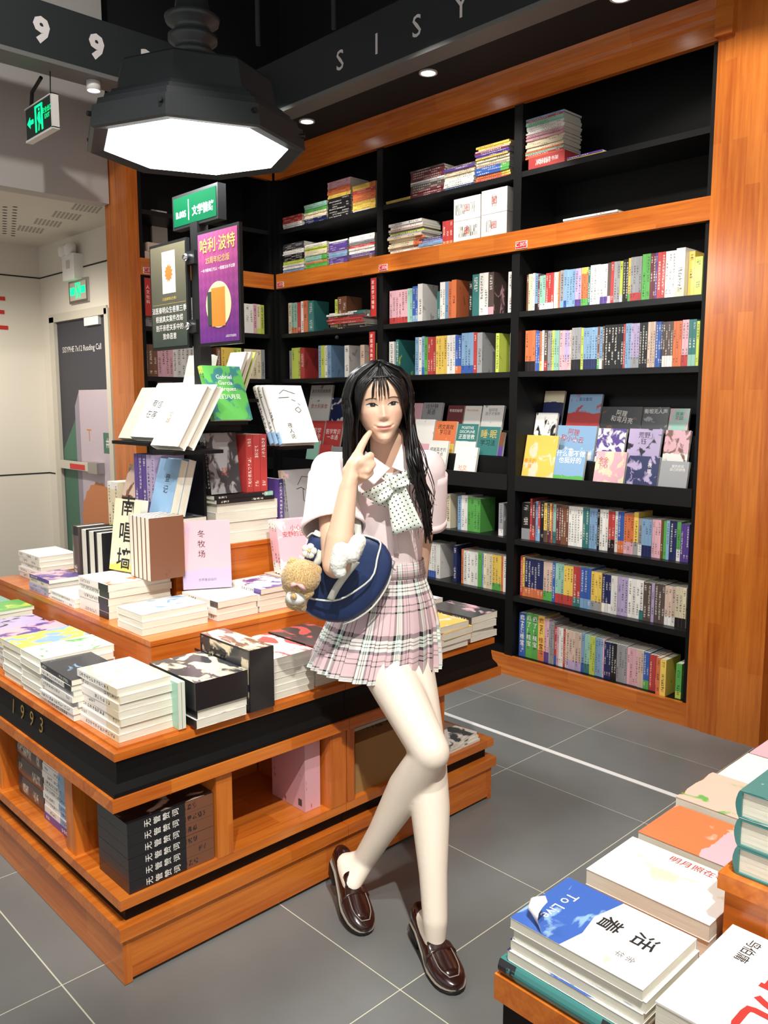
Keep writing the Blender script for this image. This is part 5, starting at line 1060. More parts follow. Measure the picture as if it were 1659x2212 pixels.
# pointing hand: palm, index to the cheek, three curled fingers, thumb
PS = 2.165
kn1, kn2, kn3, kn4 = J(771, 985, 2.160), J(781, 1000, 2.150), J(783, 1015, 2.150), J(782, 1029, 2.155)
capsule(body, wrR, J(766, 1008, 2.16), .026, .030, flat=.8); capsule(body, J(760, 1022, 2.16), kn2, .027, .021); capsule(body, J(758, 1035, 2.165), kn4, .024, .016); capsule(body, J(762, 1012, 2.165), kn1, .022, .014)
TIP = J(799, 934, 2.200)
capsule(body, kn1, J(782, 961, 2.165), .0125, .0105, 14); capsule(body, J(782, 961, 2.165), J(791, 945, 2.180), .0105, .0092, 14); capsule(body, J(791, 945, 2.180), TIP, .0092, .0075, 14)
for kk, (k0, p1, p2, r_) in enumerate(((kn2, J(800, 985, 2.128), J(795, 1003, 2.120), .0118), (kn3, J(804, 1003, 2.126), J(794, 1017, 2.118), .0115), (kn4, J(800, 1021, 2.132), J(791, 1031, 2.122), .0105))):
    capsule(body, k0, p1, r_, r_ * .95, 14); capsule(body, p1, p2, r_ * .95, r_ * .8, 14); capsule(body, p2, J(780, 1012 + 8 * kk, 2.128), r_ * .8, r_ * .7, 14)
capsule(body, J(764, 1022, 2.15), J(782, 998, 2.122), .0125, .011, 14); capsule(body, J(782, 998, 2.122), J(797, 985, 2.118), .011, .0085, 14)
# resting hand fingers
for k in range(4): capsule(body, haL + RV * (.018 * (k - 1.5)), haL + RV * (.022 * (k - 1.5)) - ZV * .055 + CV * .01, .0105, .008, 12)
capsule(body, haL + RV * .02, haL + RV * .05 - ZV * .03 + CV * .02, .011, .008, 12)
bme = remeshed(body, .0040, 3, .45)

# ---- head: profile table plus facial relief, in head space (x image right, y toward viewer, z up from chin)
TAB = [(0.0, .010, .066, .020), (.006, .023, .079, .0), (.016, .030, .0850, -.015), (.030, .0405, .0835, -.03), (.048, .052, .086, -.045), (.068, .0610, .0855, -.06), (.090, .0675, .0845, -.075), (.112, .0700, .083, -.085), (.130, .0710, .087, -.092), (.155, .071, .086, -.095), (.180, .068, .076, -.09), (.200, .056, .055, -.075), (.214, .034, .03, -.045), (.221, .006, .0, -.012)]
def tab(z):
    for (z0, *a), (z1, *b) in zip(TAB, TAB[1:]):
        if z <= z1: f = (z - z0) / (z1 - z0); f = max(0, min(1, f)); return [p_ + (q_ - p_) * f for p_, q_ in zip(a, b)]
    return list(TAB[-1][1:])
def ga(d, s): return math.exp(-.5 * (d / s) ** 2)
def relief(x, z):
    d = 0.0
    if .066 < z < .135:
        f = (.135 - z) / (.135 - .080); w = .0050 + .0022 * max(0, min(1, f))
        h = .0030 + .0120 * max(0, f) ** 1.4 if z > .080 else .015 * max(0, (z - .066) / .014) ** .7
        d += h * ga(x, w)
    d += .0024 * (ga(x - .0110, .0042) + ga(x + .0110, .0042)) * ga(z - .0765, .005)
    d -= .0060 * (ga(x - .031, .014) + ga(x + .031, .014)) * ga(z - .113, .0085)
    d += .0022 * (ga(x - .031, .012) + ga(x + .031, .012)) * ga(z - .113, .0065)
    z = z - .0030 * (x / .02) ** 2 if abs(x) < .03 else z
    d += .0042 * ga(x, .0150) * ga(z - .0525, .0038) + .0052 * ga(x, .0130) * ga(z - .0425, .0045) - .0034 * ga(x, .019) * ga(z - .0478, .0017)
    d -= .0018 * (ga(x - .023, .004) + ga(x + .023, .004)) * ga(z - .0490, .004) + .0022 * ga(x, .014) * ga(z - .033, .005)
    d += .0028 * (ga(x - .036, .016) + ga(x + .036, .016)) * ga(z - .086, .016)
    return d
def headpt(z, t):
    W, F, B = tab(z); s_, c_ = math.sin(t), math.cos(t)
    x = W * math.copysign(abs(s_) ** .88, s_); y = (F if c_ > 0 else -B) * math.copysign(abs(c_) ** (.80 if c_ > 0 else .9), c_)
    if c_ < 0 and B > 0: y = B * 0 + min(F, B) * .3
    if c_ > 0: y += relief(x, z) * min(1, c_ * 1.6)
    return x, y, z
def front_y(x, z):
    W, F, B = tab(z); q = min(.999, abs(x) / W); s_ = q ** (1 / .88); return F * math.sqrt(1 - s_ * s_) ** .80 + relief(x, z) * min(1, math.sqrt(1 - s_ * s_) * 1.6)
HM = Matrix.Translation(J(838, 955, 2.185 + .065)) @ frame((0, 0, 0), RV, ZV) .to_3x3().to_4x4() if False else None
hx, hy, hz = RV, CV, ZV
HR = Matrix((hx, hy, hz)).transposed() @ Matrix.Rotation(math.radians(-6), 3, 'Z') @ Matrix.Rotation(math.radians(-4), 3, 'Y') @ Matrix.Rotation(math.radians(-3), 3, 'X')
HS = 0.93
chin = J(832, 957, 2.195)
HO = chin - HR @ (Vector((0, .080, .004)) * HS)
def HW(p_): return HO + HR @ (Vector(p_) * HS)
NL, NZ = 176, 132
hv, hf, hc = [], [], []
zs = [.0 + .221 * (k / (NZ - 1)) for k in range(NZ)]
ts = []
for k in range(NL):                             # denser columns across the face
    u = -1 + 2 * k / NL; ts.append(PI * (0.55 * u + 0.45 * u ** 3))
SKIN, LIP, BLUSH = SK, rgb('c86f6a'), rgb('e6ab98')
def mixv(a, b, f): return tuple(a[i] * (1 - f) + b[i] * f for i in range(3))
for z in zs:
    for t in ts:
        x, y, zz = headpt(z, t); hv.append(HW((x, y, zz)))
        col = SKIN
        if abs(t) < 1.2:
            col = mixv(col, BLUSH, .45 * (ga(x - .040, .014) + ga(x + .040, .014)) * ga(z - .084, .011) + .2 * ga(x, .01) * ga(z - .08, .008))
            lipw = 1 - (abs(x) / .0225) ** 2; z_ = z
            if lipw > 0:
                z = z - .0030 * (x / .02) ** 2
                up, lo = .0478 + .0078 * lipw ** .7 * (1 - .18 * ga(x, .003)), .0478 - .0092 * lipw ** .75
                f = min(1, max(0, (up - z) / .0018)) * min(1, max(0, (z - lo) / .0022)); col = mixv(col, LIP, .75 * f)
                col = mixv(col, rgb('7a2f2e'), .8 * ga(z - .0478, .0011) * min(1, lipw * 3)); z = z_
            col = mixv(col, rgb('a0604f'), .5 * (ga(x - .0085, .0028) + ga(x + .0085, .0028)) * ga(z - .0695, .0016))  # nostril shade painted into the skin tint
        hc.append(col)
for i in range(NZ - 1):
    for j in range(NL):
        a = i * NL + j; b = i * NL + (j + 1) % NL; hf.append((a, b, b + NL, a + NL))
hf.append(tuple(range(NL))[::-1]); hf.append(tuple((NZ - 1) * NL + j for j in range(NL)))
# join remeshed body and head into one mesh
bv = [v.co.copy() for v in bme.vertices]; bf = [tuple(p_.vertices) for p_ in bme.polygons]; n0 = len(bv)
me = bpy.data.meshes.new('body'); me.from_pydata(bv + hv, [], bf + [tuple(i + n0 for i in f) for f in hf]); me.materials.append(M['skin'])
ca_ = me.color_attributes.new('tint', 'FLOAT_COLOR', 'POINT')
NAIL = rgb('e9b8ac'); cols = []
for v in bv: cols += [*(mixv(SKIN, NAIL, .6) if (v - TIP).length < .012 else SKIN), 1]
for c_ in hc: cols += [*c_, 1]
ca_.data.foreach_set('color', cols); me.polygons.foreach_set('use_smooth', [True] * len(me.polygons)); me.update()
bodyo = pl_(link('body', me))
# eyes, brows, lashes
M['eye_white'] = plain('eye_white', (.58, .53, .51), .25); M['iris'] = plain('dark_iris', (.018, .010, .007), .15, coat=.5); M['brow'] = plain('soft_brow', rgb('4a362c'), .7); M['lash'] = plain('lash_black', (.010, .007, .006), .6); M['lid'] = plain('eyelid_shade', rgb('c98f78'), .6)
def patch(name, outline, off, mat, parent):
    """flat facial feature wrapped on the head surface: OUTLINE in head x,z; triangulated as a fan"""
    cx = sum(a for a, b in outline) / len(outline); cz = sum(b for a, b in outline) / len(outline); mb = MB(); n = len(outline); rings = []
    for k in range(5):
        f = k / 4; rings.append([HW((cx + (a - cx) * f, front_y(cx + (a - cx) * f, cz + (b - cz) * f) + off, cz + (b - cz) * f)) for a, b in outline])
    rings[0] = [rings[0][0]] * n
    mb.loft(rings[::-1], cap=False); o = mb.obj(name, mat, None, True); return pl_(o)
for sgn in (-1, 1):
    ex, ez = sgn * .0300, .1120
    al = [(ex + .0158 * math.cos(a), ez + (.0070 * math.sin(a) if math.sin(a) > 0 else .0040 * math.sin(a)) + sgn * .0012 * math.cos(a) * sgn) for a in [2*PI*k/28 for k in range(28)]]
    patch('eye', al, .0010, M['eye_white'], None)
    ix = ex - sgn * .001 + .0012
    patch('iris', [(ix + .0076 * math.cos(a), ez + .0012 + max(-.0050, min(.0058, .0076 * math.sin(a)))) for a in [2*PI*k/24 for k in range(24)]], .0016, M['iris'], None)
    patch('eye_highlight', [(ix + .0016 + .0011 * math.cos(a), ez + .0026 + .0010 * math.sin(a)) for a in [2*PI*k/10 for k in range(10)]], .0020, M['eye_white'], None)
    up = [(ex + .0172 * u, ez + .0074 * (1 - u * u) - .0004 + (.0016 * u * sgn)) for u in [-1 + 2*k/12 for k in range(13)]]; lo = [(a, b - .0030 * (1 - ((a - ex) / .0175) ** 2) - .0007) for a, b in reversed(up)]
    mb = MB(); mb.loft([[HW((a, front_y(a, b) + .0022, b)) for a, b in up], [HW((a, front_y(a, b) + .0018, b)) for a, b in reversed(lo)]], cap=False, closed=False); pl_(mb.obj('eyelash', M['lash'], None, True))
    up = [(ex + sgn * .002 + .0148 * u, ez + .0170 + .0028 * (1 - u * u) + .0010 * u * sgn * -1) for u in [-1 + 2*k/10 for k in range(11)]]
    mb = MB(); mb.loft([[HW((a, front_y(a, b) + .0014, b + .0010)) for a, b in up], [HW((a, front_y(a, b) + .0014, b - .0013)) for a, b in up]], cap=False, closed=False); pl_(mb.obj('eyebrow', M['brow'], None, True))

# ---- hair: scalp cap and tapered locks
cap = MB(); rings = []
for k in range(26):
    z = .085 + (.221 - .085) * k / 25; ring = []
    for j in range(56):
        t = -PI + 2 * PI * j / 56; x, y, _ = headpt(z, t); front = abs(t) < .52 + .75 * max(0, min(1, (.168 - z) / .05)) and z < .176
        s_ = 1.0 + (.010 if not front else -.06) / .07; ring.append(HW((x * s_, y * s_ - (.004 if not front else .012), z + .012 * (z - .085) / .136)))
    rings.append(ring)
cap.loft(rings)
pl_(cap.obj('scalp_hair', M['hair'], None, True))
hair = MB(); rh = random.Random(3)
def lock(pts, r0, flatd=None, n=6, tip=.12):
    k = len(pts); rad = [r0 * (min(1, .55 + i / k * 1.5)) * (1 if i < k * .55 else max(tip, 1 - (i - k * .55) / (k * .45) * (1 - tip))) for i in range(k)]
    hair.tube(pts, rad, n)
def smoothpts(ctrl, n=14):
    out = []; m_ = len(ctrl) - 1
    for i in range(n):
        u = i / (n - 1) * m_; k = min(int(u), m_ - 1); f = u - k; P0, P1, P2, P3 = ctrl[max(k-1, 0)], ctrl[k], ctrl[k+1], ctrl[min(k+2, m_)]
        out.append(.5 * ((2 * P1) + (P2 - P0) * f + (2*P0 - 5*P1 + 4*P2 - P3) * f * f + (3*P1 - P0 - 3*P2 + P3) * f ** 3))
    return out
def skull(t, z, o=.014): x, y, _ = headpt(min(z, .219), t); W = max(.02, math.hypot(x, y)); return Vector((x * (1 + o / W), y * (1 + o / W), z))
for i in range(230):
    side = -1 if i % 2 else 1; back = rh.random(); t1 = side * (1.16 + back * 1.85)     # where the lock leaves the skull: 58..170 degrees
    part = Vector((.006 * side + rh.uniform(-.004, .004), .045 - .115 * back + rh.uniform(-.008, .008), .229 + rh.uniform(-.002, .004)))
    a1 = skull(t1 * .8, .195 + rh.uniform(-.006, .006), .014 + rh.random() * .006); ex_ = .012 if side < 0 else .0; a2 = skull(t1, .135, .017 + ex_ * .6 + rh.random() * .008); a3 = skull(t1, .075, .020 + ex_ + rh.random() * .010)
    w = [HW(part), HW(a1), HW(a2), HW(a3)]
    if side < 0:        # viewer's left: straight fall behind the raised hand
        L_ = rh.uniform(.10, .19); e = w[-1] - ZV * L_ - RV * rh.uniform(-.002, .010) - CV * rh.uniform(0, .02)
        if back < .35: e = e - CV * .02
        w += [w[-1].lerp(e, .5) + RV * rh.uniform(-.004, .004), e]
    elif back < .62:    # viewer's right: swept forward over the shoulder
        e1 = J(893 + rh.uniform(-14, 14), 990, 2.20 + rh.uniform(-.02, .03)); e2 = J(912 + rh.uniform(-12, 10), 1060, 2.205 + rh.uniform(-.01, .02)); e3 = J(926 + rh.uniform(-9, 8), 1130 + rh.uniform(-50, 45), 2.215 + rh.uniform(-.01, .02))
        w += [e1, e2, e3]
    else:
        e = w[-1] - ZV * rh.uniform(.12, .22) - CV * .02; w += [w[-1].lerp(e, .5), e]
    lock(smoothpts(w, 16), rh.uniform(.0045, .0075))
for i in range(110):     # curtain fringe framing the face and thin wisps on the forehead
    side = -1 if i % 2 else 1; q = rh.random()
    if i < 88:
        j1, j2 = rh.uniform(-.07, .07), rh.uniform(-.014, .014)
        w = [HW((.004 * side, .060, .224)), HW(skull(side * (.20 + .30 * q + j1), .195, .013)), HW(skull(side * (.62 + .32 * q + j1), .158 + j2, .013)), HW(skull(side * (.86 + .24 * q + j1 * .5), .112 + j2, .011)), HW((side * (.070 + .006 * q), .030, .066 + j2)), HW((side * (.072 + .007 * q), .024, .012 + 2 * j2 - .02 * q))]
        lock(smoothpts(w, 12), rh.uniform(.0034, .0052))
    else:
        xx = rh.uniform(-.030, .026); zz = rh.uniform(.122, .138)
        w = [HW((xx * .3, .062, .220)), HW((xx * .6, front_y(xx * .6, .185) + .010, .188)), HW((xx * .9, front_y(xx * .9, .160) + .008, .160)), HW((xx, front_y(xx, zz) + .004, zz))]
        lock(smoothpts(w, 10), rh.uniform(.0009, .0018), n=4)
for i in range(26):     # loose strands over the shoulder
    w = [HW(skull(1.3, .06, .02)), J(905 + rh.uniform(-25, 20), 1000, 2.20), J(925 + rh.uniform(-40, 16), 1070, 2.20), J(930 + rh.uniform(-35, 16), 1120 + rh.uniform(-40, 50), 2.205)]
    lock(smoothpts(w, 12), rh.uniform(.0008, .0016), n=4)
pl_(hair.obj('hair', M['hair'], None, True))

# ---- tights
tm = MB(); leg(tm, hiR, knR, anR, ftR, cfR, .0022); leg(tm, hiL, knL, anL, ftL, cfL, .0022)
tme = remeshed(tm, .0042, 22, .5); tme.materials.append(M['tights']); pl_(link('tights', tme))

# ---- shirt
sh = MB()
capsule(sh, waist - ZV * .005, chest, .090, .103, flat=1.18, seg=4); capsule(sh, chest - RV * .045, chest + RV * .045, .094, .094)
for s_ in (-1, 1): capsule(sh, chest + RV * (.052 * s_) + CV * .03 - ZV * .012, chest + RV * (.045 * s_) + CV * .03 - ZV * .02, .062, .062)
capsule(sh, neck0 - ZV * .012, shR + ZV * .003, .056, .050); capsule(sh, neck0 - ZV * .012, shL + ZV * .003, .056, .050); capsule(sh, shR.lerp(chest, .15), shL.lerp(chest, .15), .055, .055)
capsule(sh, shR, shR.lerp(elR, .30), .054, .058); capsule(sh, shL, shL.lerp(elL, .30), .054, .056)
sme = remeshed(sh, .006, 10, .5); sme.materials.append(M['shirt']); shirt = pl_(link('shirt', sme))
def sleeve(a, b, out, r0, r1, f0=.12, f1=.66):
    t = (b - a).normalized(); u = (out - t * out.dot(t)).normalized(); w = t.cross(u); rings = []
    for k in range(9):
        f = k / 8; c_ = a.lerp(b, f0 + (f1 - f0) * f); r = r0 + (r1 - r0) * f
        rings.append([c_ + u * (r * 1.05 * math.cos(q) * (1 + .03 * math.sin(5 * q + 3 * f) * f)) + w * (r * .88 * math.sin(q)) for q in [2*PI*j/32 for j in range(32)]])
    o = MB().loft(rings, cap=False).obj('sleeve', M['shirt'], None, True); sd = o.modifiers.new('s', 'SOLIDIFY'); sd.thickness = .003
    pl_(o); ring = rings[-1]; o2 = MB().loft([rings[-2], [p_ + (p_ - a.lerp(b, f1)) * .03 for p_ in rings[-2]], [p_ + (p_ - a.lerp(b, f1)) * .035 for p_ in ring], ring], cap=False).obj('sleeve_cuff', M['shirt'], None, True); pl_(o2)
sleeve(shR, elR, -RV, .058, .079, .05, .64); sleeve(shL, elL, RV, .058, .068, .05, .66)
# collar flaps, placket, bow
def sheet(name, grid, mat, th=.0016, uvscale=1.0):
    mb = MB(); nr, nc = len(grid), len(grid[0]); i0 = 0
    mb.v = [tuple(p_) for r in grid for p_ in r]
    for i in range(nr - 1):
        for j in range(nc - 1):
            a = i * nc + j; mb.f.append((a, a + 1, a + 1 + nc, a + nc)); mb.m.append(0)
            mb.uv += [(j / (nc - 1), i / (nr - 1)), ((j + 1) / (nc - 1), i / (nr - 1)), ((j + 1) / (nc - 1), (i + 1) / (nr - 1)), (j / (nc - 1), (i + 1) / (nr - 1))]
    o = mb.obj(name, mat, None, True); sd = o.modifiers.new('s', 'SOLIDIFY'); sd.thickness = th; return pl_(o)
def bil(a, b, c_, d, nu=8, nv=8, bulge=None):
    """bilinear patch a-b (first row) to d-c, with an optional bulge function toward the viewer"""
    return [[a.lerp(b, u / nu).lerp(d.lerp(c_, u / nu), v / nv) + CV * (bulge(u / nu, v / nv) if bulge else 0) for u in range(nu + 1)] for v in range(nv + 1)]
sheet('collar_flap', bil(J(790, 975, 2.255), J(843, 1012, 2.215), J(808, 1048, 2.212), J(778, 1022, 2.232)), M['shirt'], .003)
sheet('collar_flap', bil(J(846, 1010, 2.215), J(868, 958, 2.275), J(896, 1000, 2.245), J(888, 1028, 2.215)), M['shirt'], .003)
pl_(MB().loft([[neck0 + (RV * math.cos(q) * 1.04 + CV * math.sin(q)) * .055 + ZV * (h_ - .018 * max(0, math.sin(q))) for q in [2*PI*j/32 for j in range(32)]] for h_ in (-.012, .030)], cap=False).obj('collar_band', M['shirt'], None, True))
sheet('placket', bil(J(838, 1085, 2.222), J(849, 1085, 2.222), J(862, 1200, 2.262), J(851, 1200, 2.262)), M['shirt'], .002)
m, nt, p = newmat('mint_dotted_bow'); uvn = nt.nodes.new('ShaderNodeTexCoord'); mpn = nt.nodes.new('ShaderNodeMapping'); nt.links.new(uvn.outputs['Object'], mpn.inputs[0])
mpn.inputs['Rotation'].default_value = (PI/2, 0, 0) if False else (0, 0, -YAW); mpn.inputs['Scale'].default_value = (1, 1, 1)
rot = nt.nodes.new('ShaderNodeMapping'); rot.inputs['Rotation'].default_value = (0, .5, 0); rot.inputs['Scale'].default_value = (86, 0, 86); nt.links.new(mpn.outputs[0], rot.inputs[0])
S_ = sep(nt, rot.outputs[0]); fx = mathn(nt, 'SUBTRACT', mathn(nt, 'FRACT', S_[0]), .5); fz = mathn(nt, 'SUBTRACT', mathn(nt, 'FRACT', S_[2]), .5)
dd = mathn(nt, 'ADD', mathn(nt, 'MULTIPLY', fx, fx), mathn(nt, 'MULTIPLY', fz, fz)); nt.links.new(mixc(nt, mathn(nt, 'LESS_THAN', dd, .026), rgb('dfeae0'), (.012, .012, .014)), p.inputs['Base Color']); p.inputs['Roughness'].default_value = .7
M['bow'] = m
sheet('bow_tail', bil(J(833, 1042, 2.205), J(872, 1042, 2.205), J(914, 1138, 2.205), J(848, 1156, 2.203), bulge=lambda u, v: .006 * math.sin(u * PI * 2.2 + 1) * (1 - v * .5)), M['bow'], .002)
sheet('bow_loop', bil(J(848, 1030, 2.200), J(850, 1062, 2.198), J(823, 1092, 2.208), J(780, 1066, 2.214), bulge=lambda u, v: .014 * math.sin(v * PI) + .004 * math.sin(u * 9)), M['bow'], .002)
sheet('bow_loop', bil(J(850, 1028, 2.200), J(852, 1056, 2.198), J(893, 1046, 2.212), J(884, 1012, 2.216), bulge=lambda u, v: .012 * math.sin(v * PI) + .003 * math.sin(u * 9)), M['bow'], .002)
sheet('bow_tail', bil(J(846, 1048, 2.207), J(856, 1048, 2.207), J(842, 1098, 2.212), J(800, 1086, 2.214)), M['bow'], .002)
pl_(capsule(MB(), J(849, 1035, 2.196), J(851, 1050, 2.195), .012, .010).obj('bow_knot', M['bow'], None, True))
sheet('neck_ribbon', bil(J(808, 1000, 2.24), J(848, 1036, 2.21), J(846, 1046, 2.21), J(806, 1012, 2.24)), M['bow'], .0015); sheet('neck_ribbon', bil(J(850, 1036, 2.21), J(874, 1000, 2.245), J(878, 1010, 2.245), J(853, 1046, 2.21)), M['bow'], .0015)

# ---- pleated plaid skirt
m, nt, p = newmat('pink_plaid'); uvn = nt.nodes.new('ShaderNodeUVMap'); U_ = sep(nt, uvn.outputs[0])
def stripes(src, n, off):
    fr_ = mathn(nt, 'FRACT', mathn(nt, 'ADD', mathn(nt, 'MULTIPLY', src, n), off)); r = nt.nodes.new('ShaderNodeValToRGB'); r.color_ramp.interpolation = 'CONSTANT'; e = r.color_ramp.elements
    seq = [(0, 'd9bfc3'), (.14, '15121a'), (.17, 'd9bfc3'), (.26, '2a1820'), (.285, 'd9bfc3'), (.40, '4a4350'), (.46, 'f0fff2'), (.52, '2c2a33'), (.54, 'f0fff2'), (.58, '2c2a33'), (.60, 'f0fff2'), (.66, '15121f'), (.75, 'd9bfc3')]
    e[0].position, e[0].color = seq[0][0], (*rgb(seq[0][1]), 1); e[1].position, e[1].color = seq[1][0], (*rgb(seq[1][1]), 1)
    for pos, c_ in seq[2:]: q = e.new(pos); q.color = (*rgb(c_), 1)
    nt.links.new(fr_, r.inputs[0]); return r.outputs[0]
mu = nt.nodes.new('ShaderNodeMix'); mu.data_type = 'RGBA'; mu.inputs[0].default_value = .5; nt.links.new(stripes(U_[0], 12.0, .1), mu.inputs[6]); nt.links.new(stripes(U_[1], 2.7, .45), mu.inputs[7])
nt.links.new(mu.outputs[2], p.inputs['Base Color']); p.inputs['Roughness'].default_value = .85; M['plaid'] = m
def ell(c_, a, bf, bb, n, pleat=0.0, np_=30, zoff=None):
    out = []
    for j in range(n):
        q = 2*PI*j/n; s_, co = math.sin(q), math.cos(q); saw = ((j * np_ / n) % 1.0); r = 1 + pleat * (saw - .5)
        out.append(c_ + RV * (a * co * r) + CV * ((bf if s_ > 0 else bb) * s_ * r) + ZV * (zoff(q) if zoff else 0))
    return out
NS = 360; rings = []
spec = [(J(842, 1222, 2.355), .094, .082, .080, 0), (J(840, 1244, 2.358), .103, .092, .085, .02), (J(834, 1292, 2.360), .134, .115, .098, .04), (J(828, 1340, 2.362), .157, .132, .108, .06), (J(819, 1388, 2.362), .175, .145, .114, .08), (J(812, 1424, 2.360), .186, .150, .118, .095), (J(808, 1440, 2.358), .190, .152, .120, .10)]
for k in range(25):
    f = k / 24 * (len(spec) - 1); i = min(int(f), len(spec) - 2); f -= i; A_, B_ = spec[i], spec[i + 1]
    v = k / 24
    rings.append(ell(A_[0].lerp(B_[0], f), *[A_[q] + (B_[q] - A_[q]) * f for q in (1, 2, 3, 4)], NS, zoff=None) if False else
                 ell(A_[0].lerp(B_[0], f), A_[1] + (B_[1] - A_[1]) * f, A_[2] + (B_[2] - A_[2]) * f, A_[3] + (B_[3] - A_[3]) * f, NS, A_[4] + (B_[4] - A_[4]) * f, 30, lambda q, v=v: v * (.008 * max(0, -math.cos(q)) + .004 * math.sin(3 * q))))
skirt = MB().loft(rings[::-1], cap=False).obj('skirt', M['plaid'], None, False); sd = skirt.modifiers.new('s', 'SOLIDIFY'); sd.thickness = .0018; pl_(skirt)
wb = MB().loft([ell(J(842, 1238, 2.356), .101, .090, .084, 48), ell(J(842, 1206, 2.355), .095, .083, .080, 48)], cap=False).obj('waistband', M['plaid'], None, True); sd = wb.modifiers.new('s', 'SOLIDIFY'); sd.thickness = .003; pl_(wb)
sheet('waist_tab', bil(J(892, 1210, 2.33), J(909, 1212, 2.35), J(911, 1226, 2.35), J(894, 1226, 2.33)), M['plaid'], .003)

# ---- penny loafers
def loafer(heel, toe, up, side):
    """HEEL, TOE: sole points at the back of the heel and the toe tip; UP hint"""
    x = (toe - heel).normalized(); L_ = (toe - heel).length; y = up.cross(x).normalized(); z = x.cross(y)
    MT = Matrix((x, y, z)).transposed().to_4x4(); MT.translation = heel; s_ = L_ / .245
    def T(a, b, c_): return MT @ Vector((a * s_, b * s_, c_ * s_))
    def wd(a): # half width along the shoe
        pts = [(0, .018), (.012, .027), (.05, .031), (.10, .032), (.16, .042), (.20, .041), (.228, .031), (.241, .017), (.245, .006)]
        for (a0, w0), (a1, w1) in zip(pts, pts[1:]):
            if a <= a1: return w0 + (w1 - w0) * (a - a0) / (a1 - a0)
        return .006
    def zb(a): return .042 * max(0, 1 - max(0, a - .055) / .085) ** 1.3 if a > .055 else .042
    xs = [0, .004, .012, .03, .055, .08, .11, .135, .16, .185, .205, .222, .234, .241, .245]
    def sec(a, w, z0, z1, n=16): return [T(a, w * math.copysign(abs(math.cos(q)) ** .7, math.cos(q)), z0 + (z1 - z0) * (.5 + .5 * math.copysign(abs(math.sin(q)) ** .8, math.sin(q)))) for q in [2*PI*j/n for j in range(n)]]
    root = pl_(MB().loft([sec(a, wd(a) + .003, zb(a), zb(a) + .012) for a in xs]).obj('loafer', M['sole'], None, True)); tag(root, f'oxblood leather penny loafer, {side}')
    def sub(n, mb, mat): o = mb.obj(n, mat, root, True); o.matrix_parent_inverse = Matrix.Identity(4); return o
    sub('heel_block', MB().loft([[T(a, b, 0.0) for a, b in hp] for hp in [[(.004, -.022), (.05, -.025), (.055, 0), (.05, .025), (.004, .022), (-.002, 0)]]] + [[T(a, b, .044) for a, b in [(.0, -.026), (.06, -.030), (.066, 0), (.06, .030), (.0, .026), (-.006, 0)]]]), M['sole'])
    sub('welt', MB().loft([sec(a, wd(a) + .0036, zb(a) + .0115, zb(a) + .0145) for a in xs]), M['welt'])
    def top(a):
        pts = [(0, .050), (.03, .052), (.06, .040), (.09, .034), (.115, .040), (.13, .052), (.16, .044), (.19, .034), (.22, .027), (.245, .015)]
        for (a0, w0), (a1, w1) in zip(pts, pts[1:]):
            if a <= a1: return w0 + (w1 - w0) * (a - a0) / (a1 - a0)
        return .012
    sub('upper', MB().loft([sec(max(a, .001), wd(a), zb(a) + .012, zb(a) + .012 + top(a), 24) for a in xs]), M['leather'])
    sub('vamp_plug', MB().loft([sec(a, wd(a) * .62 * (1 if a < .2 else 1 - (a - .2) * 14), zb(a) + .03, zb(a) + .0155 + top(a)) for a in (.128, .145, .165, .185, .205, .222)]), M['leather'])
    sub('tongue', MB().loft([sec(a, .026, zb(a) + .04, zb(a) + .018 + h_) for a, h_ in ((.098, .062), (.112, .058), (.13, .052))]), M['leather'])
    sub('strap', MB().loft([sec(a, wd(a) + .0022, zb(a) + .02, zb(a) + .0165 + top(a), 24) for a in (.128, .132, .148, .152)]), M['leather'])
    sub('apron_seam', MB().tube([T(a, wd(a) * .66 * f * (1 if a < .2 else 1 - (a - .2) * 13), zb(a) + .0155 + top(a) * .93) for a, f in [(.15, 1), (.17, 1), (.19, 1), (.205, 1), (.218, 1), (.226, .9), (.2262, 0), (.226, -.9), (.218, -1), (.205, -1), (.19, -1), (.17, -1), (.15, -1)]], .0016, 5), M['welt'])
    return root
loafer(hL, tL, ZV, 'flat on the floor')
loafer(hR, tR, (ZV + RV * .10).normalized(), 'heel lifted against the island base')

# ================================================================ navy school bag and its charms
M['navy'] = plain('navy_nylon', rgb('24365f'), .5, bump=.3, bscale=60, spec=.4); M['piping'] = plain('white_piping', rgb('d8dcd6'), .6); M['webbing'] = plain('off_white_webbing', rgb('cfd3c8'), .8)
BD = 2.20
out = [(664, 1160), (682, 1150), (735, 1150), (782, 1154), (822, 1162), (846, 1196), (850, 1222), (838, 1262), (806, 1308), (768, 1338), (730, 1348), (690, 1340), (655, 1322), (648, 1300), (652, 1250), (658, 1200)]
bag = empty('school_bag', J(745, 1340, BD), 'navy nylon school bag with white piping hung on the customer\'s arm', 'bag')
def bagp(o): o.parent = bag; o.matrix_parent_inverse = Matrix.Translation(-bag.location); return o
bc = (750, 1255)
def ringb(s_, d): return [J(bc[0] + (x - bc[0]) * s_, bc[1] + (y - bc[1]) * s_, d) for x, y in out]
bm_ = MB().loft([ringb(.90, BD + .030), ringb(.98, BD + .024), ringb(1.0, BD + .006), ringb(1.0, BD - .012), ringb(.97, BD - .030), ringb(.90, BD - .036), ringb(.5, BD - .040), ringb(.12, BD - .040)][::-1])
bo = bagp(bm_.obj('bag_body', M['navy'], None, True)); sb_ = bo.modifiers.new('s', 'SUBSURF'); sb_.levels = 1; sb_.render_levels = 1
def tub(name, pts, r, mat): o = MB().tube(smoothpts([J(*p_) for p_ in pts], 24), r, 8).obj(name, mat, None, True); return bagp(o)
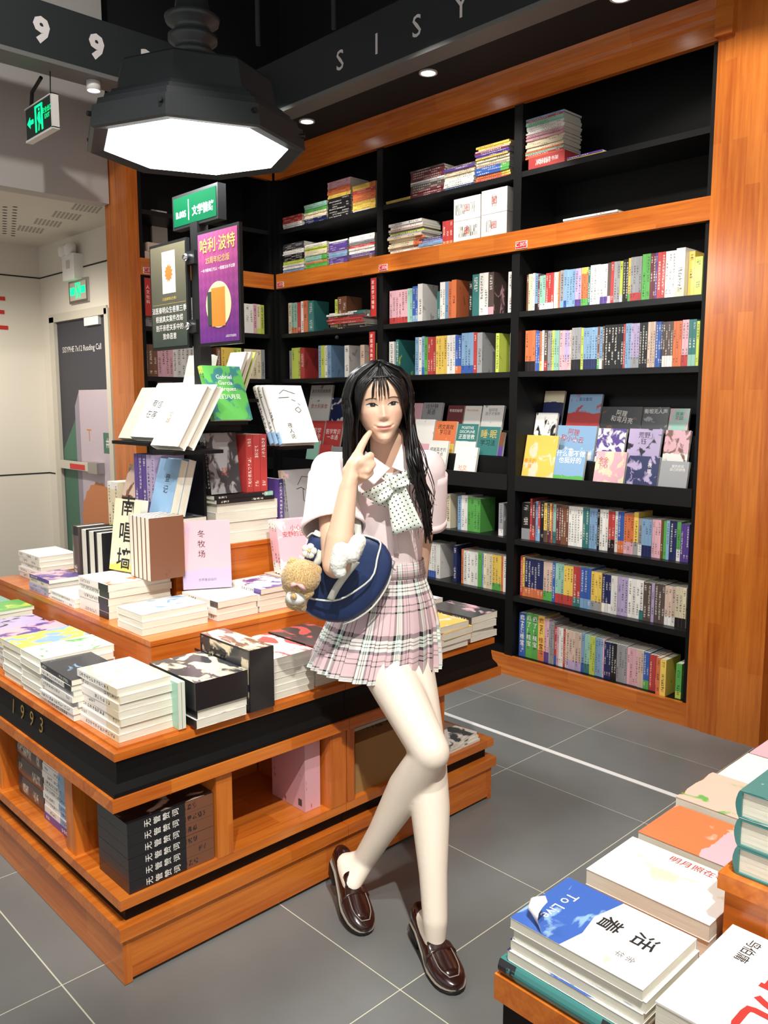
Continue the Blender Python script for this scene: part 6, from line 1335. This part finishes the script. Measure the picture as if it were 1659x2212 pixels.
tub('piping', [(650, 1288, BD - .045), (690, 1296, BD - .062), (730, 1296, BD - .066), (770, 1275, BD - .066), (805, 1245, BD - .058), (815, 1205, BD - .050), (822, 1172, BD - .040), (800, 1160, BD - .035), (782, 1156, BD - .03)], .0026, M['piping'])
tub('piping', [(850, 1222, BD - .012), (836, 1266, BD - .015), (806, 1310, BD - .02), (768, 1338, BD - .02), (740, 1348, BD - .015)], .0026, M['piping'])
tub('piping', [(664, 1160, BD - .01), (675, 1152, BD - .02), (690, 1156, BD - .03)], .0026, M['piping'])
def band(name, pts, w, mat):
    P_ = smoothpts([J(*p_) for p_ in pts], 16); g_ = [[q - RV * w + ZV * (w * .5), q + CV * .001, q + RV * w - ZV * (w * .5)] for q in P_]
    mb = MB(); mb.loft(g_, cap=False, closed=False); o = mb.obj(name, mat, None, True); sd = o.modifiers.new('s', 'SOLIDIFY'); sd.thickness = .003; return bagp(o)
band('stripe', [(713, 1296, BD - .068), (728, 1268, BD - .070), (748, 1240, BD - .070), (770, 1212, BD - .066)], .0085, M['webbing'])
band('stripe', [(662, 1240, BD - .040), (685, 1215, BD - .058), (694, 1190, BD - .055)], .0085, M['webbing'])
band('strap', [(700, 1165, BD - .03), (690, 1150, BD - .02), (683, 1158, BD - .035)], .009, M['webbing'])
band('strap', [(762, 1010, 2.25), (766, 1060, 2.235), (770, 1110, 2.215), (774, 1165, BD - .045)], .0095, M['webbing'])
bagp(MB().lathe([(.002, .007), (.007, .006), (.0095, .002), (.010, 0)], 16).obj('snap_stud', M['dark'], None, True)).matrix_world = frame(J(718, 1315, BD - .062), RV, ZV)
bagp(MB().lathe([(.003, .0), (.008, .002), (.009, .008), (.004, .012)], 12).obj('clip_ring', M['chrome'], None, True)).matrix_world = frame(J(850, 1218, BD - .03), RV, ZV)
tub('ring_chain', [(846, 1206, BD - .03), (852, 1214, BD - .035), (848, 1226, BD - .035), (854, 1232, BD - .03)], .002, M['chrome'])
# brown bear plush seen from behind
def plush(name, balls, vox, mat, noise_amt, label, cat, base, smooth=3):
    mb = MB()
    for a, b, ra, rb in balls: capsule(mb, a, b, ra, rb, 18)
    me = remeshed(mb, vox, smooth); rr2 = random.Random(5)
    for v in me.vertices: v.co += v.normal * (noise_amt * noise.noise(v.co * 260) + noise_amt * .6 * noise.noise(v.co * 700))
    me.materials.append(mat); r = empty(name, base, label, cat); o = link('fur_body', me, r); o.matrix_parent_inverse = Matrix.Translation(-Vector(base)); return r
m, nt, p = newmat('tan_plush'); tc = nt.nodes.new('ShaderNodeTexCoord'); nz = nt.nodes.new('ShaderNodeTexNoise'); nz.inputs['Scale'].default_value = 350; nt.links.new(tc.outputs['Object'], nz.inputs['Vector'])
cr = nt.nodes.new('ShaderNodeValToRGB'); cr.color_ramp.elements[0].color = (*rgb('9c7a4a'), 1); cr.color_ramp.elements[0].position = .35; cr.color_ramp.elements[1].color = (*rgb('d9bd85'), 1); cr.color_ramp.elements[1].position = .65
nt.links.new(nz.outputs[0], cr.inputs[0]); nt.links.new(cr.outputs[0], p.inputs['Base Color']); p.inputs['Roughness'].default_value = .95; p.inputs['Sheen Weight'].default_value = .5; M['plush'] = m
M['white_plush'] = plain('white_plush', rgb('e9ebe4'), .95, bump=.6, bscale=300); M['pink_ribbon'] = plain('pale_pink_ribbon', rgb('e3b4b0'), .6)
PD = BD - .084
br = plush('plush_bear', [(J(645, 1246, PD), J(655, 1246, PD), .046, .046), (J(632, 1216, PD), J(634, 1218, PD), .015, .014), (J(684, 1232, PD), J(683, 1234, PD), .014, .014), (J(645, 1282, PD), J(640, 1294, PD), .030, .030),
     (J(618, 1266, PD - .01), J(624, 1272, PD - .01), .011, .012), (J(668, 1280, PD - .01), J(662, 1284, PD - .01), .013, .014), (J(634, 1308, PD), J(636, 1302, PD), .012, .014), (J(652, 1312, PD), J(650, 1304, PD), .013, .015)], .0030, M['plush'], .0016,
     'tan bear plush with pale pink bow dangling from the navy bag', 'plush toy', J(645, 1315, PD))
def brp(o): o.parent = br; o.matrix_parent_inverse = Matrix.Translation(-br.location); return o
brp(remeshed and link('white_bottom', (lambda me: (me.materials.append(M['white_plush']), me)[1])(remeshed(capsule(MB(), J(634, 1290, PD - .018), J(644, 1291, PD - .018), .020, .020, 16), .003, 3))))
brp(link('tail', (lambda me: (me.materials.append(M['plush']), me)[1])(remeshed(capsule(MB(), J(634, 1288, PD - .038), J(635, 1289, PD - .038), .0085, .0085, 12), .002, 2))))
for a_, b_ in (((642, 1262), (628, 1268)), ((642, 1262), (660, 1276))):
    brp(MB().tube([J(*a_, PD - .048), J((a_[0] + b_[0]) / 2, (a_[1] + b_[1]) / 2 - 3, PD - .052), J(*b_, PD - .045)], [.003, .006, .004], 8).obj('ribbon_loop', M['pink_ribbon'], None, True))
brp(MB().tube(smoothpts([J(618, 1260, PD - .02), J(640, 1262, PD - .046), J(672, 1272, PD - .02)], 10), .0035, 8).obj('ribbon_band', M['pink_ribbon'], None, True))
brp(MB().tube(smoothpts([J(664, 1205, PD), J(668, 1190, PD + .01), J(676, 1180, PD + .02)], 8), .0022, 6).obj('bead_chain', M['chrome'], None, True))
PD = 2.052
wp = plush('plush_charm', [(J(737, 1190, PD - .0), J(731, 1215, PD), .022, .022), (J(728, 1222, PD), J(735, 1236, PD), .018, .016), (J(774, 1170, PD), J(760, 1198, PD), .020, .022)], .003, M['white_plush'], .0016,
     'fluffy white plush charm with two long lobes on the navy bag', 'plush toy', J(735, 1242, PD))
ch = empty('flower_charm', J(668, 1190, BD - .07), 'small pale flower charm with chain on the navy bag', 'charm')
for k in range(5):
    a = 2 * PI * k / 5; o = MB().lathe([(.001, .004), (.008, .003), (.010, 0), (.006, -.002)], 12).obj('petal', M['piping'], ch, True); o.matrix_basis = frame(RV * (.011 * math.cos(a)) + ZV * (.011 * math.sin(a)), RV, ZV)
MB().lathe([(.001, .007), (.004, .006), (.005, .002)], 10).obj('flower_centre', M['tx_gold'], ch, True).matrix_basis = frame((0, 0, 0), RV, ZV)
